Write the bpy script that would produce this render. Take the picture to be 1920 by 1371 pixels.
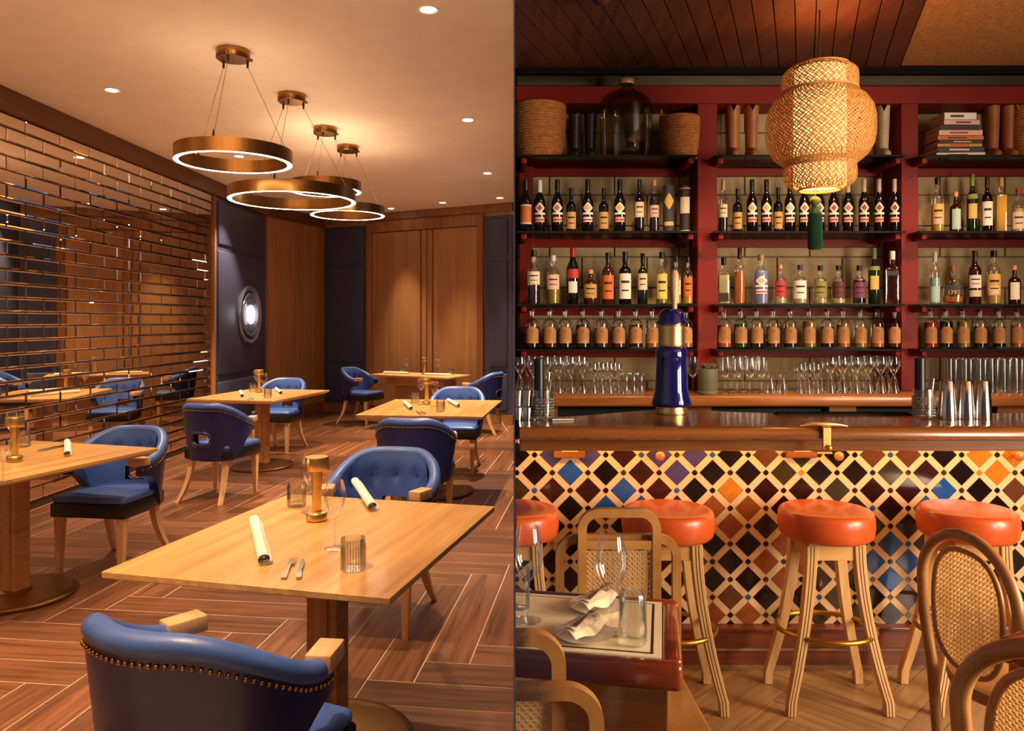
import bpy, bmesh, math, random
from mathutils import Vector, Matrix
random.seed(7)
R = math.radians
S = bpy.context.scene
for _o in list(bpy.data.objects):
    bpy.data.objects.remove(_o)
C = S.collection
# ---------------------------------------------------------------- camera
EYE, FPX, CX, CY = 1.5, 1450.0, 960.0, 604.0
cd = bpy.data.cameras.new('camera'); cam = bpy.data.objects.new('camera', cd); C.objects.link(cam)
cam.location = (0, 0, EYE); cam.rotation_euler = (R(90), 0, 0)
cd.sensor_fit = 'HORIZONTAL'; cd.sensor_width = 36; cd.lens = FPX * 36 / 1920
cd.shift_x = (960 - CX) / 1920; cd.shift_y = -(685.5 - CY) / 1920
cd.clip_start = 0.02
S.camera = cam
# ---------------------------------------------------------------- world, exposure
W = bpy.data.worlds.new('world'); S.world = W; W.use_nodes = True
W.node_tree.nodes['Background'].inputs[0].default_value = (1, .72, .45, 1)
W.node_tree.nodes['Background'].inputs[1].default_value = 0.012
S.view_settings.view_transform = 'Standard'; S.view_settings.look = 'None'
S.view_settings.gamma = 1; S.view_settings.use_curve_mapping = False
S.view_settings.exposure = 0.0
S.cycles.adaptive_threshold = .02; S.cycles.max_bounces = 7; S.cycles.diffuse_bounces = 3; S.cycles.glossy_bounces = 4; S.cycles.transparent_max_bounces = 10
WARM = (1, .74, .46)
def area(name, loc, rot, sx, sy, e, col):
    l = bpy.data.lights.new(name, 'AREA'); l.shape = 'RECTANGLE'; l.size = sx; l.size_y = sy
    l.energy = e; l.color = col
    o = bpy.data.objects.new(name, l); C.objects.link(o); o.location = loc; o.rotation_euler = rot
    return o
def spot(loc, e, ang=70, blend=.5, col=WARM, rad=.03, name='downlight_beam'):
    l = bpy.data.lights.new(name, 'SPOT'); l.energy = e; l.spot_size = R(ang); l.spot_blend = blend
    l.color = col; l.shadow_soft_size = rad
    o = bpy.data.objects.new(name, l); C.objects.link(o); o.location = loc
    return o
def point(loc, e, col=WARM, rad=.05, name='bulb_light'):
    l = bpy.data.lights.new(name, 'POINT'); l.energy = e; l.color = col; l.shadow_soft_size = rad
    o = bpy.data.objects.new(name, l); C.objects.link(o); o.location = loc
    return o
# daylight through the bar room's side windows (openings are built in wall_right)
WIN_E = 205
for wy in (-.65, 1.05):
    area('window_daylight', (3.93, wy, 1.75), (R(90), 0, R(90)), 1.1, 1.9, WIN_E, (1, .83, .62))
# ---------------------------------------------------------------- pixel -> place
def PX(px, y): return (px - CX) / FPX * y
def PZ(py, y): return EYE - (py - CY) / FPX * y
def P(px, py, y): return Vector((PX(px, y), y, PZ(py, y)))
def G(px, py, z=0.0):
    y = (EYE - z) * FPX / (py - CY); return Vector((PX(px, y), y, z))
def stretch(px): return math.sqrt(1 + ((px - CX) / FPX) ** 2)
def lin(c):
    def f(v):
        v /= 255.0
        return v / 12.92 if v <= .04045 else ((v + .055) / 1.055) ** 2.4
    return tuple(f(v) for v in c)
# ---------------------------------------------------------------- materials
MATS = {}
def newmat(name):
    m = bpy.data.materials.new(name); m.use_nodes = True
    nt = m.node_tree; b = nt.nodes['Principled BSDF']
    MATS[name] = m
    return m, nt, b
def mapping(nt, scale, rnd=False):
    tc = nt.nodes.new('ShaderNodeTexCoord'); mp = nt.nodes.new('ShaderNodeMapping')
    nt.links.new(tc.outputs['Object'], mp.inputs['Vector']); mp.inputs['Scale'].default_value = scale
    if rnd:
        oi = nt.nodes.new('ShaderNodeObjectInfo'); ml = nt.nodes.new('ShaderNodeVectorMath'); ml.operation = 'SCALE'
        cv = nt.nodes.new('ShaderNodeCombineXYZ')
        for i in range(3): nt.links.new(oi.outputs['Random'], cv.inputs[i])
        nt.links.new(cv.outputs[0], ml.inputs[0]); ml.inputs['Scale'].default_value = 37.0
        nt.links.new(ml.outputs[0], mp.inputs['Location'])
        return mp, oi
    return mp, None
plain_done = None
def plain(name, c, rough=.5, metal=0.0, var=0.0, scale=(6, 6, 6), bump=0.0, bscale=60, spec=.5, coat=0.0, sheen=0.0):
    m, nt, b = newmat(name); c = lin(c)
    b.inputs['Base Color'].default_value = (*c, 1); b.inputs['Roughness'].default_value = rough
    b.inputs['Metallic'].default_value = metal; b.inputs['Specular IOR Level'].default_value = spec
    b.inputs['Coat Weight'].default_value = coat; b.inputs['Coat Roughness'].default_value = .08
    if var > 0:
        mp, _ = mapping(nt, scale); n = nt.nodes.new('ShaderNodeTexNoise'); n.inputs['Scale'].default_value = 1
        n.inputs['Detail'].default_value = 5
        nt.links.new(mp.outputs[0], n.inputs['Vector'])
        r = nt.nodes.new('ShaderNodeValToRGB')
        r.color_ramp.elements[0].position = .3; r.color_ramp.elements[1].position = .7
        r.color_ramp.elements[0].color = (*[max(0, v * (1 - var)) for v in c], 1)
        r.color_ramp.elements[1].color = (*[min(1, v * (1 + var)) for v in c], 1)
        nt.links.new(n.outputs['Fac'], r.inputs[0]); nt.links.new(r.outputs[0], b.inputs['Base Color'])
    if bump > 0:
        mp2, _ = mapping(nt, (bscale,) * 3); n2 = nt.nodes.new('ShaderNodeTexNoise'); n2.inputs['Scale'].default_value = 1
        n2.inputs['Detail'].default_value = 4
        nt.links.new(mp2.outputs[0], n2.inputs['Vector'])
        bp = nt.nodes.new('ShaderNodeBump'); bp.inputs['Strength'].default_value = bump; bp.inputs['Distance'].default_value = .01
        nt.links.new(n2.outputs['Fac'], bp.inputs['Height']); nt.links.new(bp.outputs[0], b.inputs['Normal'])
    return m
def wood(name, c1, c2, scale=(1.2, 22, 22), rough=.45, rnd=True, vary=.25, coat=0.0, bump=.05):
    m, nt, b = newmat(name); c1 = lin(c1); c2 = lin(c2)
    mp, oi = mapping(nt, scale, rnd)
    n = nt.nodes.new('ShaderNodeTexNoise'); n.inputs['Scale'].default_value = 1; n.inputs['Detail'].default_value = 7
    n.inputs['Roughness'].default_value = .62; n.inputs['Distortion'].default_value = .6
    nt.links.new(mp.outputs[0], n.inputs['Vector'])
    r = nt.nodes.new('ShaderNodeValToRGB'); r.color_ramp.elements[0].position = .32; r.color_ramp.elements[1].position = .68
    r.color_ramp.elements[0].color = (*c1, 1); r.color_ramp.elements[1].color = (*c2, 1)
    nt.links.new(n.outputs['Fac'], r.inputs[0])
    out = r.outputs[0]
    if rnd and vary > 0:
        mr = nt.nodes.new('ShaderNodeMapRange'); mr.inputs['To Min'].default_value = 1 - vary; mr.inputs['To Max'].default_value = 1 + vary
        nt.links.new(oi.outputs['Random'], mr.inputs['Value'])
        vm = nt.nodes.new('ShaderNodeVectorMath'); vm.operation = 'SCALE'
        nt.links.new(out, vm.inputs[0]); nt.links.new(mr.outputs[0], vm.inputs['Scale']); out = vm.outputs[0]
    nt.links.new(out, b.inputs['Base Color'])
    b.inputs['Roughness'].default_value = rough; b.inputs['Coat Weight'].default_value = coat; b.inputs['Coat Roughness'].default_value = .12
    if bump > 0:
        bp = nt.nodes.new('ShaderNodeBump'); bp.inputs['Strength'].default_value = bump; bp.inputs['Distance'].default_value = .004
        nt.links.new(n.outputs['Fac'], bp.inputs['Height']); nt.links.new(bp.outputs[0], b.inputs['Normal'])
    return m
def glow(name, c, e):
    m, nt, b = newmat(name)
    b.inputs['Base Color'].default_value = (*c, 1); b.inputs['Emission Color'].default_value = (*c, 1)
    b.inputs['Emission Strength'].default_value = e
    return m
def glass(name, tint=(.97, .97, .96), gloss=1.0, rough=.02, edge=.35, white=(1, 1, 1)):
    m = bpy.data.materials.new(name); m.use_nodes = True; MATS[name] = m
    nt = m.node_tree; nt.nodes.clear()
    o = nt.nodes.new('ShaderNodeOutputMaterial'); mx = nt.nodes.new('ShaderNodeMixShader')
    t = nt.nodes.new('ShaderNodeBsdfTransparent'); t.inputs[0].default_value = (*tint, 1)
    g = nt.nodes.new('ShaderNodeBsdfGlossy'); g.inputs['Roughness'].default_value = rough; g.inputs['Color'].default_value = (*white, 1)
    lw = nt.nodes.new('ShaderNodeLayerWeight'); lw.inputs['Blend'].default_value = edge
    mu = nt.nodes.new('ShaderNodeMath'); mu.operation = 'MULTIPLY_ADD'; mu.inputs[1].default_value = gloss * .75; mu.inputs[2].default_value = .05
    nt.links.new(lw.outputs['Fresnel'], mu.inputs[0]); nt.links.new(mu.outputs[0], mx.inputs[0])
    nt.links.new(t.outputs[0], mx.inputs[1]); nt.links.new(g.outputs[0], mx.inputs[2]); nt.links.new(mx.outputs[0], o.inputs[0])
    return m
# ---- dining room
plain('ceiling_plaster', (252, 236, 214), .8, var=.03)
wood('oak_table', (182, 132, 74), (222, 172, 106), (26, 1.0, 26), .32, vary=.05, coat=.25)
wood('oak_table_edge', (150, 98, 52), (196, 140, 84), (3, 3, 26), .4, vary=.05)
wood('walnut_plank', (76, 44, 26), (134, 84, 54), (1.6, 26, 26), .38, vary=.28, coat=.15)
plain('grout_white', (206, 176, 148), .8)
wood('oak_panel', (158, 108, 64), (188, 136, 86), (9, 9, .5), .5, vary=.04)
wood('oak_trim', (132, 82, 44), (168, 112, 66), (9, 9, .5), .5, vary=.04)
wood('soffit_wood', (92, 54, 28), (116, 70, 38), (1, 1, 14), .5, vary=.04)
plain('blue_panel', (70, 74, 104), .42, var=.06, scale=(3, 3, 3))
plain('mirror_backing', (60, 40, 26), .6)
plain('leather_blue', (64, 92, 160), .36, var=.08, scale=(14, 14, 14), bump=.06, bscale=220)
plain('leather_navy', (34, 37, 88), .34, var=.1, scale=(10, 10, 10), bump=.06, bscale=220)
plain('leather_black', (22, 20, 22), .35, bump=.06, bscale=220)
plain('brass_nail', (176, 128, 62), .3, 1.0)
plain('brass', (240, 200, 124), .32, 1.0, var=.08, scale=(2, 2, 60))
plain('brass_antique', (168, 122, 66), .32, 1.0, var=.12, scale=(30, 30, 3))
plain('brass_base', (150, 112, 62), .38, 1.0, var=.15, scale=(7, 7, 7))
wood('beech', (196, 146, 98), (226, 180, 130), (20, 20, 1.5), .45, vary=.06)
plain('napkin', (240, 228, 214), .9, bump=.2, bscale=160)
plain('steel', (205, 200, 194), .16, 1.0)
plain('steel_soft', (196, 190, 182), .24, 1.0)
plain('sconce_glass', (150, 156, 176), .18, .7)
plain('chrome', (220, 220, 226), .08, 1.0)
plain('black_cable', (30, 24, 20), .5)
glow('ring_led', (1, .8, .56), 26)
glow('downlight_led', (1, .86, .66), 26)
glow('sconce_led', (.98, .96, 1.0), 3.2)
glass('clear_glass', (.97, .965, .955), .7, .08, .3)
glass('crystal_glass', (.95, .945, .93), 1.0, .14, .34)
plain('mirror', (232, 222, 208), .015, 1.0)
# ---- bar room
wood('ceiling_board', (70, 34, 20), (100, 54, 32), (22, 1.2, 22), .45, vary=.12)
plain('board_gap', (10, 6, 5), .8)
plain('burlap', (176, 112, 48), .9, var=.35, scale=(90, 22, 90), bump=.5, bscale=160)
plain('black_beam', (16, 9, 8), .8, spec=.1)
plain('concrete', (168, 142, 104), .85, var=.2, scale=(5, 5, 5), bump=.55, bscale=26)
plain('concrete_joint', (112, 92, 66), .9)
plain('concrete_lintel', (120, 104, 84), .85, var=.25, scale=(3, 3, 12), bump=.5, bscale=22)
plain('red_paint', (120, 24, 12), .5, spec=.2, var=.12, scale=(4, 4, 2))
glass('dark_shelf_glass', (.30, .32, .29), .3, .1, .3)
plain('shelf_edge', (14, 14, 12), .6, spec=.15)
wood('counter_wood', (150, 84, 34), (192, 118, 54), (1.2, 18, 18), .3, vary=.04, coat=.3)
wood('bar_wood', (106, 58, 24), (150, 88, 40), (1.1, 20, 20), .22, vary=.04, coat=.6)
wood('plinth_wood', (88, 36, 18), (126, 58, 30), (1.1, 24, 24), .35, vary=.04, coat=.2)
plain('bar_dark', (24, 14, 10), .6)
plain('tile_sand', (222, 180, 132), .5, var=.06, scale=(20, 20, 20))
plain('grout_sand', (150, 112, 76), .8)
TILE = {'k': (24, 12, 12), 'b': (30, 78, 150), 'p': (72, 60, 108), 'o': (196, 116, 34), 'r': (146, 76, 34),
        'g': (56, 44, 22), 'd': (52, 22, 18), 'w': (96, 54, 36)}
for k_, c_ in TILE.items():
    plain('tile_' + k_, c_, .12, var=.14, scale=(40, 40, 40), coat=.5)
plain('orange_vinyl', (206, 84, 30), .32, coat=.15, var=.04, bump=.04, bscale=200)
wood('ash_wood', (196, 146, 88), (226, 182, 122), (22, 22, 1.2), .42, vary=.05)
wood('ash_wood_rail', (186, 130, 66), (216, 166, 98), (1.2, 22, 22), .42, vary=.05)
plain('leg_line', (70, 38, 18), .6)
plain('brass_ring', (190, 148, 62), .3, 1.0)
wood('bent_beech', (150, 98, 46), (190, 134, 72), (5, 5, 5), .38, vary=.05, coat=.2)
m_, nt_, b_ = newmat('cane')
b_.inputs['Base Color'].default_value = (*lin((232, 196, 136)), 1); b_.inputs['Roughness'].default_value = .6
tr_ = nt_.nodes.new('ShaderNodeBsdfTranslucent'); tr_.inputs[0].default_value = (*lin((240, 200, 136)), 1)
mx_ = nt_.nodes.new('ShaderNodeMixShader'); mx_.inputs[0].default_value = .45
nt_.links.new(b_.outputs[0], mx_.inputs[1]); nt_.links.new(tr_.outputs[0], mx_.inputs[2]); nt_.links.new(mx_.outputs[0], nt_.nodes['Material Output'].inputs[0])
plain('table_cream', (250, 228, 184), .5, var=.03)
plain('table_line', (60, 26, 14), .4)
wood('mahogany', (104, 38, 16), (150, 64, 28), (1.2, 16, 16), .25, vary=.03, coat=.6)
plain('iron', (60, 64, 64), .45, .6)
plain('china', (238, 224, 204), .25, coat=.4)
plain('linen', (236, 214, 180), .9, bump=.25, bscale=120)
wood('floor_ash', (136, 100, 62), (176, 136, 88), (2.0, 30, 30), .4, vary=.14, coat=.15)
plain('floor_gap', (74, 50, 30), .8)
plain('cobalt', (22, 20, 92), .1, coat=1.0)
wood('tap_wood', (214, 164, 106), (236, 192, 136), (30, 30, 2), .35, vary=.02, coat=.3)
plain('bamboo', (224, 164, 92), .55, var=.12, scale=(30, 30, 30))
glow('paper_glow', (1, .68, .27), 1.5)
plain('tassel_green', (18, 74, 48), .8, var=.2, scale=(60, 60, 3))
plain('tassel_olive', (96, 104, 44), .8)
plain('basket_straw', (176, 108, 50), .8, var=.3, scale=(30, 30, 60), bump=.6, bscale=60)
plain('boot_tan', (164, 98, 48), .5, var=.2, scale=(10, 10, 6))
plain('boot_cream', (196, 166, 124), .5, var=.15, scale=(10, 10, 6))
plain('boot_dark', (44, 34, 22), .5, var=.2, scale=(10, 10, 6))
plain('planter_sage', (122, 118, 92), .6)
plain('succulent', (120, 100, 84), .6, var=.3, scale=(40, 40, 40))
plain('rubber_black', (18, 15, 13), .7, spec=.2)
plain('black_tube', (20, 18, 22), .35)
glass('demijohn_glass', (.62, .56, .4), .7, .04, .3)
glow('led_strip', (1, .52, .14), 7)
plain('dark_room', (40, 28, 20), .8)
plain('divider_paint', (64, 67, 94), .5)
# ---------------------------------------------------------------- mesh helpers
class MB:
    def __init__(s): s.v = []; s.f = []; s.m = []; s.cur = 0
    def add(s, vs, fs):
        o = len(s.v); s.v += [tuple(v) for v in vs]
        for f in fs: s.f.append(tuple(i + o for i in f)); s.m.append(s.cur)
        return s
    def box(s, c, d, rz=0.0, tilt=None):
        hx, hy, hz = d[0] / 2, d[1] / 2, d[2] / 2
        M = Matrix.Translation(c) @ Matrix.Rotation(rz, 4, 'Z')
        if tilt is not None: M = M @ tilt
        vs = [M @ Vector((x, y, z)) for z in (-hz, hz) for y in (-hy, hy) for x in (-hx, hx)]
        return s.add(vs, [(0, 2, 3, 1), (4, 5, 7, 6), (0, 1, 5, 4), (2, 6, 7, 3), (0, 4, 6, 2), (1, 3, 7, 5)])
    def lathe(s, prof, seg=24, c=(0, 0, 0), sx=1.0, sy=1.0, sq=0, a0=0.0):
        n = len(prof); vs = []; fs = []
        for (r, z) in prof:
            for k in range(seg):
                a = 2 * math.pi * k / seg + a0
                q = 1.0
                if sq: q = (abs(math.cos(a)) ** sq + abs(math.sin(a)) ** sq) ** (-1.0 / sq)
                vs.append((c[0] + r * q * sx * math.cos(a), c[1] + r * q * sy * math.sin(a), c[2] + z))
        for i in range(n - 1):
            for k in range(seg):
                k2 = (k + 1) % seg
                fs.append((i * seg + k, i * seg + k2, (i + 1) * seg + k2, (i + 1) * seg + k))
        if prof[0][0] > 1e-6: fs.append(tuple(range(seg - 1, -1, -1)))
        if prof[-1][0] > 1e-6: fs.append(tuple((n - 1) * seg + k for k in range(seg)))
        return s.add(vs, fs)
    def shell(s, prof, seg=24, c=(0, 0, 0)):   # open surface of revolution
        n = len(prof); vs = []; fs = []
        for (r, z) in prof:
            for k in range(seg):
                a = 2 * math.pi * k / seg
                vs.append((c[0] + r * math.cos(a), c[1] + r * math.sin(a), c[2] + z))
        for i in range(n - 1):
            for k in range(seg):
                k2 = (k + 1) % seg
                fs.append((i * seg + k, i * seg + k2, (i + 1) * seg + k2, (i + 1) * seg + k))
        return s.add(vs, fs)
    def tube(s, pts, r, seg=8, closed=False):
        pts = [Vector(p) for p in pts]; n = len(pts)
        rr = r if isinstance(r, (list, tuple)) else [r] * n
        vs = []; fs = []
        t0 = (pts[1] - pts[0]).normalized()
        up = Vector((0, 0, 1)) if abs(t0.z) < .9 else Vector((1, 0, 0))
        nrm = t0.cross(up).normalized()
        for i in range(n):
            if closed: t = (pts[(i + 1) % n] - pts[i - 1]).normalized()
            else: t = (pts[min(i + 1, n - 1)] - pts[max(i - 1, 0)]).normalized()
            nrm = (nrm - t * nrm.dot(t)).normalized(); b = t.cross(nrm)
            for k in range(seg):
                a = 2 * math.pi * k / seg
                vs.append(pts[i] + (nrm * math.cos(a) + b * math.sin(a)) * rr[i])
        for i in range(n if closed else n - 1):
            j = (i + 1) % n
            for k in range(seg):
                k2 = (k + 1) % seg
                fs.append((i * seg + k, i * seg + k2, j * seg + k2, j * seg + k))
        if not closed:
            fs.append(tuple(range(seg - 1, -1, -1))); fs.append(tuple((n - 1) * seg + k for k in range(seg)))
        return s.add(vs, fs)
    def sweep(s, pts, secs, cap=True):
        # pts: centres, secs: per-point list of 4 corner offsets
        vs = []; fs = []; n = len(pts); q = len(secs[0])
        for p, sc in zip(pts, secs):
            for o in sc: vs.append(Vector(p) + Vector(o))
        for i in range(n - 1):
            for k in range(q):
                k2 = (k + 1) % q
                fs.append((i * q + k, i * q + k2, (i + 1) * q + k2, (i + 1) * q + k))
        if cap:
            fs.append(tuple(range(q - 1, -1, -1))); fs.append(tuple((n - 1) * q + k for k in range(q)))
        return s.add(vs, fs)
    def prism(s, poly, z0, z1):
        n = len(poly)
        a = sum(poly[i][0] * poly[(i + 1) % n][1] - poly[(i + 1) % n][0] * poly[i][1] for i in range(n))
        if a < 0: poly = poly[::-1]
        vs = [(p[0], p[1], z0) for p in poly] + [(p[0], p[1], z1) for p in poly]
        fs = [tuple(range(n - 1, -1, -1)), tuple(range(n, 2 * n))]
        fs += [(i, (i + 1) % n, n + (i + 1) % n, n + i) for i in range(n)]
        return s.add(vs, fs)
    def grid(s, fn, nu, nv, skip=None):
        vs = [fn(i / nu, j / nv) for j in range(nv + 1) for i in range(nu + 1)]
        fs = []
        for j in range(nv):
            for i in range(nu):
                if skip and skip(i, j): continue
                a = j * (nu + 1) + i
                fs.append((a, a + 1, a + nu + 2, a + nu + 1))
        return s.add(vs, fs)
    def ball(s, c, r, seg=10, rings=6, sz=1.0):
        pr = [(r * math.sin(math.pi * i / rings), -r * sz * math.cos(math.pi * i / rings)) for i in range(rings + 1)]
        pr[0] = (0, -r * sz); pr[-1] = (0, r * sz)
        return s.lathe(pr, seg, c)
    def xform(s, M):
        s.v = [tuple(M @ Vector(v)) for v in s.v]; return s
def mesh(name, mb, mats, smooth=None, bevel=0.0, bseg=2):
    me = bpy.data.meshes.new(name)
    if bevel > 0:
        t = bpy.data.meshes.new('t'); t.from_pydata(mb.v, [], mb.f)
        bm = bmesh.new(); bm.from_mesh(t); bpy.data.meshes.remove(t)
        bmesh.ops.remove_doubles(bm, verts=bm.verts, dist=1e-6)
        bm.normal_update()
        ed = [e for e in bm.edges if len(e.link_faces) == 2 and e.calc_face_angle(0) > .5]
        bmesh.ops.bevel(bm, geom=ed, offset=bevel, segments=bseg, profile=.5, affect='EDGES', clamp_overlap=True)
        bm.to_mesh(me); bm.free()
    else:
        me.from_pydata(mb.v, [], mb.f)
        bm = bmesh.new(); bm.from_mesh(me)
        if len(bm.faces) < 60000: bmesh.ops.remove_doubles(bm, verts=bm.verts, dist=1e-6)
        bm.to_mesh(me); bm.free()
    if not isinstance(mats, (list, tuple)): mats = [mats]
    for m in mats: me.materials.append(MATS[m])
    if len(mats) > 1 and bevel == 0 and len(me.polygons) == len(mb.m):
        me.polygons.foreach_set('material_index', mb.m)
    if smooth is not None:
        me.shade_smooth(); me.set_sharp_from_angle(angle=R(smooth))
    me.update()
    return me
ROOM = {'bar': [], 'dining': []}
CUR = ['dining']
def link(o):
    C.objects.link(o); ROOM[CUR[0]].append(o); return o
def ob(name, me, parent=None, loc=(0, 0, 0), rot=(0, 0, 0), kind=None, label=None):
    o = bpy.data.objects.new(name, me); link(o)
    o.location = loc; o.rotation_euler = rot; o.parent = parent
    if kind: o['kind'] = kind
    if label: o['label'] = label
    return o
def empty(name, loc=(0, 0, 0), rz=0.0, scale=1.0):
    o = bpy.data.objects.new(name, None); link(o); o.empty_display_size = .05
    o.location = loc; o.rotation_euler = (0, 0, rz); o.scale = (scale,) * 3
    return o
def tag(o, label, cat, group=None):
    o['label'] = label; o['category'] = cat
    if group: o['group'] = group
    return o
def thing(name, label, cat, parts, loc=(0, 0, 0), rz=0.0, group=None, scale=1.0):
    """parts: list of (name, mesh, kids, opts)"""
    e = empty(name, loc, rz, scale); tag(e, label, cat, group)
    addparts(e, parts); return e
def addparts(e, parts):
    for p in parts:
        nm, me = p[0], p[1]; kids = p[2] if len(p) > 2 and p[2] else []; op = p[3] if len(p) > 3 else {}
        o = ob(nm, me, e, op.get('loc', (0, 0, 0)), op.get('rot', (0, 0, 0)), op.get('kind'), op.get('label'))
        if 'scale' in op: o.scale = op['scale']
        addparts(o, kids)
def single(name, me, label, cat, loc=(0, 0, 0), rz=0.0, group=None):
    o = ob(name, me, None, loc, (0, 0, rz)); return tag(o, label, cat, group)
def struct(name, mb, mats, smooth=None, bevel=0.0, parent=None):
    o = ob(name, mesh(name, mb, mats, smooth, bevel), parent)
    if parent is None: o['kind'] = 'structure'
    return o
def clip_poly(poly, a, b, c):   # keep a*x+b*y+c >= 0
    out = []; n = len(poly)
    for i in range(n):
        p, q = poly[i], poly[(i + 1) % n]
        dp = a * p[0] + b * p[1] + c; dq = a * q[0] + b * q[1] + c
        if dp >= 0: out.append(p)
        if (dp >= 0) != (dq >= 0):
            t = dp / (dp - dq); out.append((p[0] + t * (q[0] - p[0]), p[1] + t * (q[1] - p[1])))
    return out
def halfplane(p, q, inside):   # line through p,q ; inside is a point that must be kept
    a, b = -(q[1] - p[1]), q[0] - p[0]; c = -(a * p[0] + b * p[1])
    if a * inside[0] + b * inside[1] + c < 0: a, b, c = -a, -b, -c
    return a, b, c
def smooth01(a, b, x):
    t = max(0, min(1, (x - a) / (b - a))); return t * t * (3 - 2 * t)
def ordinal(i): return ['first', 'second', 'third', 'fourth', 'fifth', 'sixth', 'seventh', 'eighth', 'ninth', 'tenth', 'eleventh', 'twelfth', 'thirteenth', 'fourteenth', 'fifteenth', 'sixteenth'][i]
def herringbone(parent, w, n, ang, origin, region, planes, z0, z1, mat, gap, limit, name='plank'):
    """planks of w x n*w laid in herringbone; clipped to the half-planes; whole ones share a mesh"""
    ca, sa = math.cos(ang), math.sin(ang); L = n * w
    whole = mesh(name, MB().prism([(-L / 2 + gap, -w / 2 + gap), (L / 2 - gap, -w / 2 + gap), (L / 2 - gap, w / 2 - gap), (-L / 2 + gap, w / 2 - gap)], z0, z1), mat)
    items = []
    K = 90
    for i in range(-K, K):
        for j in range(-24, 24):
            bx, by = i + j * n, i - j * n
            for o in (0, 1):
                cx_, cy_ = (bx + n / 2, by + .5) if o == 0 else (bx + .5, by + 1 + n / 2)
                lx, ly = cx_ * w, cy_ * w
                x = origin[0] + ca * lx - sa * ly; y = origin[1] + sa * lx + ca * ly
                if not (region[0] - L < x < region[1] + L and region[2] - L < y < region[3] + L): continue
                a = ang + (math.pi / 2 if o else 0)
                c2, s2 = math.cos(a), math.sin(a)
                rect = [(-L / 2 + gap, -w / 2 + gap), (L / 2 - gap, -w / 2 + gap), (L / 2 - gap, w / 2 - gap), (-L / 2 + gap, w / 2 - gap)]
                wr = [(x + c2 * u - s2 * v, y + s2 * u + c2 * v) for u, v in rect]
                cl = wr; cut = False
                for (pa, pb, pc) in planes:
                    if not cl: break
                    if any(pa * q[0] + pb * q[1] + pc < -1e-9 for q in cl): cut = True; cl = clip_poly(cl, pa, pb, pc)
                if not cl or len(cl) < 3: continue
                ar = abs(sum(cl[k][0] * cl[(k + 1) % len(cl)][1] - cl[(k + 1) % len(cl)][0] * cl[k][1] for k in range(len(cl)))) / 2
                if ar < .002: continue
                items.append((y, x, a, cut, cl))
    items.sort(key=lambda t: t[0])
    for k, (y, x, a, cut, cl) in enumerate(items[:limit]):
        if not cut:
            ob(name, whole, parent, (x, y, 0), (0, 0, a))
        else:
            c2, s2 = math.cos(-a), math.sin(-a)
            loc = [(c2 * (px - x) - s2 * (py - y), s2 * (px - x) + c2 * (py - y)) for px, py in cl]
            ob(name, mesh(name, MB().prism(loc, z0, z1), mat), parent, (x, y, 0), (0, 0, a))
    if len(items) > limit:
        mb = MB()
        for (y, x, a, cut, cl) in items[limit:]: mb.prism(cl, z0, z1)
        ob('further_planks', mesh('further_planks', mb, mat), parent, kind='stuff')
    return len(items)
# ================================================================ DINING ROOM SHELL
CEIL = 3.25
def MW(y): return (-3.978 + .0276 * y, y)  # dining walls and chairs sheared and both rooms' depths stretched about the camera
DIVL, DIVR = .0021, .0042                     # the divider's two faces leave the camera's side as a slim wedge
BW = lambda x: 13.089 - .5325 * (x + 3.3416)
SC0, SC1 = MW(9.568), MW(11.472)
CH1 = (-3.183, BW(-3.183))
yd = (13.089 - .5325 * 3.3416) / (1 + .5325 * DIVL); CORN = (DIVL * yd, yd)
REAR = -2.5
room_in = (-1.0, 4.0)
planesL = [halfplane(MW(0), MW(5), room_in), halfplane(SC1, CH1, room_in), halfplane(CH1, CORN, room_in), halfplane((0, 0), (DIVL, 1), room_in)]
def poly_room(y0):
    return [MW(y0), SC1, CH1, CORN, (DIVL * max(y0, .01), max(y0, .01)) if y0 > 0 else (0, 0), (0, y0)]
fl = struct('floor', MB().prism([MW(REAR), SC1, CH1, CORN, (0, 0), (0, REAR)], -.12, -.0012), 'grout_white')
npl = herringbone(fl, .2, 6, R(-7), (-1.97, 2.0), (-3.9, .2, 1.2, 13.2), planesL + [halfplane((0, 1.2), (1, 1.2), room_in)], -.0012, 0, 'walnut_plank', .0030, 300)
ce = struct('ceiling', MB().prism([MW(REAR), SC1, CH1, CORN, (0, 0), (0, REAR)], CEIL, CEIL + .1), 'ceiling_plaster')
def wall_slab(name, p, q, mat, z0=0.0, z1=CEIL, th=.12, flip=1):
    """object whose local X runs p->q; the room is on local -Y"""
    d = Vector((q[0] - p[0], q[1] - p[1])); L = d.length; a = math.atan2(d.y, d.x)
    mb = MB().box((L / 2, th / 2 * flip, (z0 + z1) / 2), (L, th, z1 - z0))
    o = ob(name, mesh(name, mb, mat), None, (p[0], p[1], 0), (0, 0, a)); o['kind'] = 'structure'
    return o, L
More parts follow.
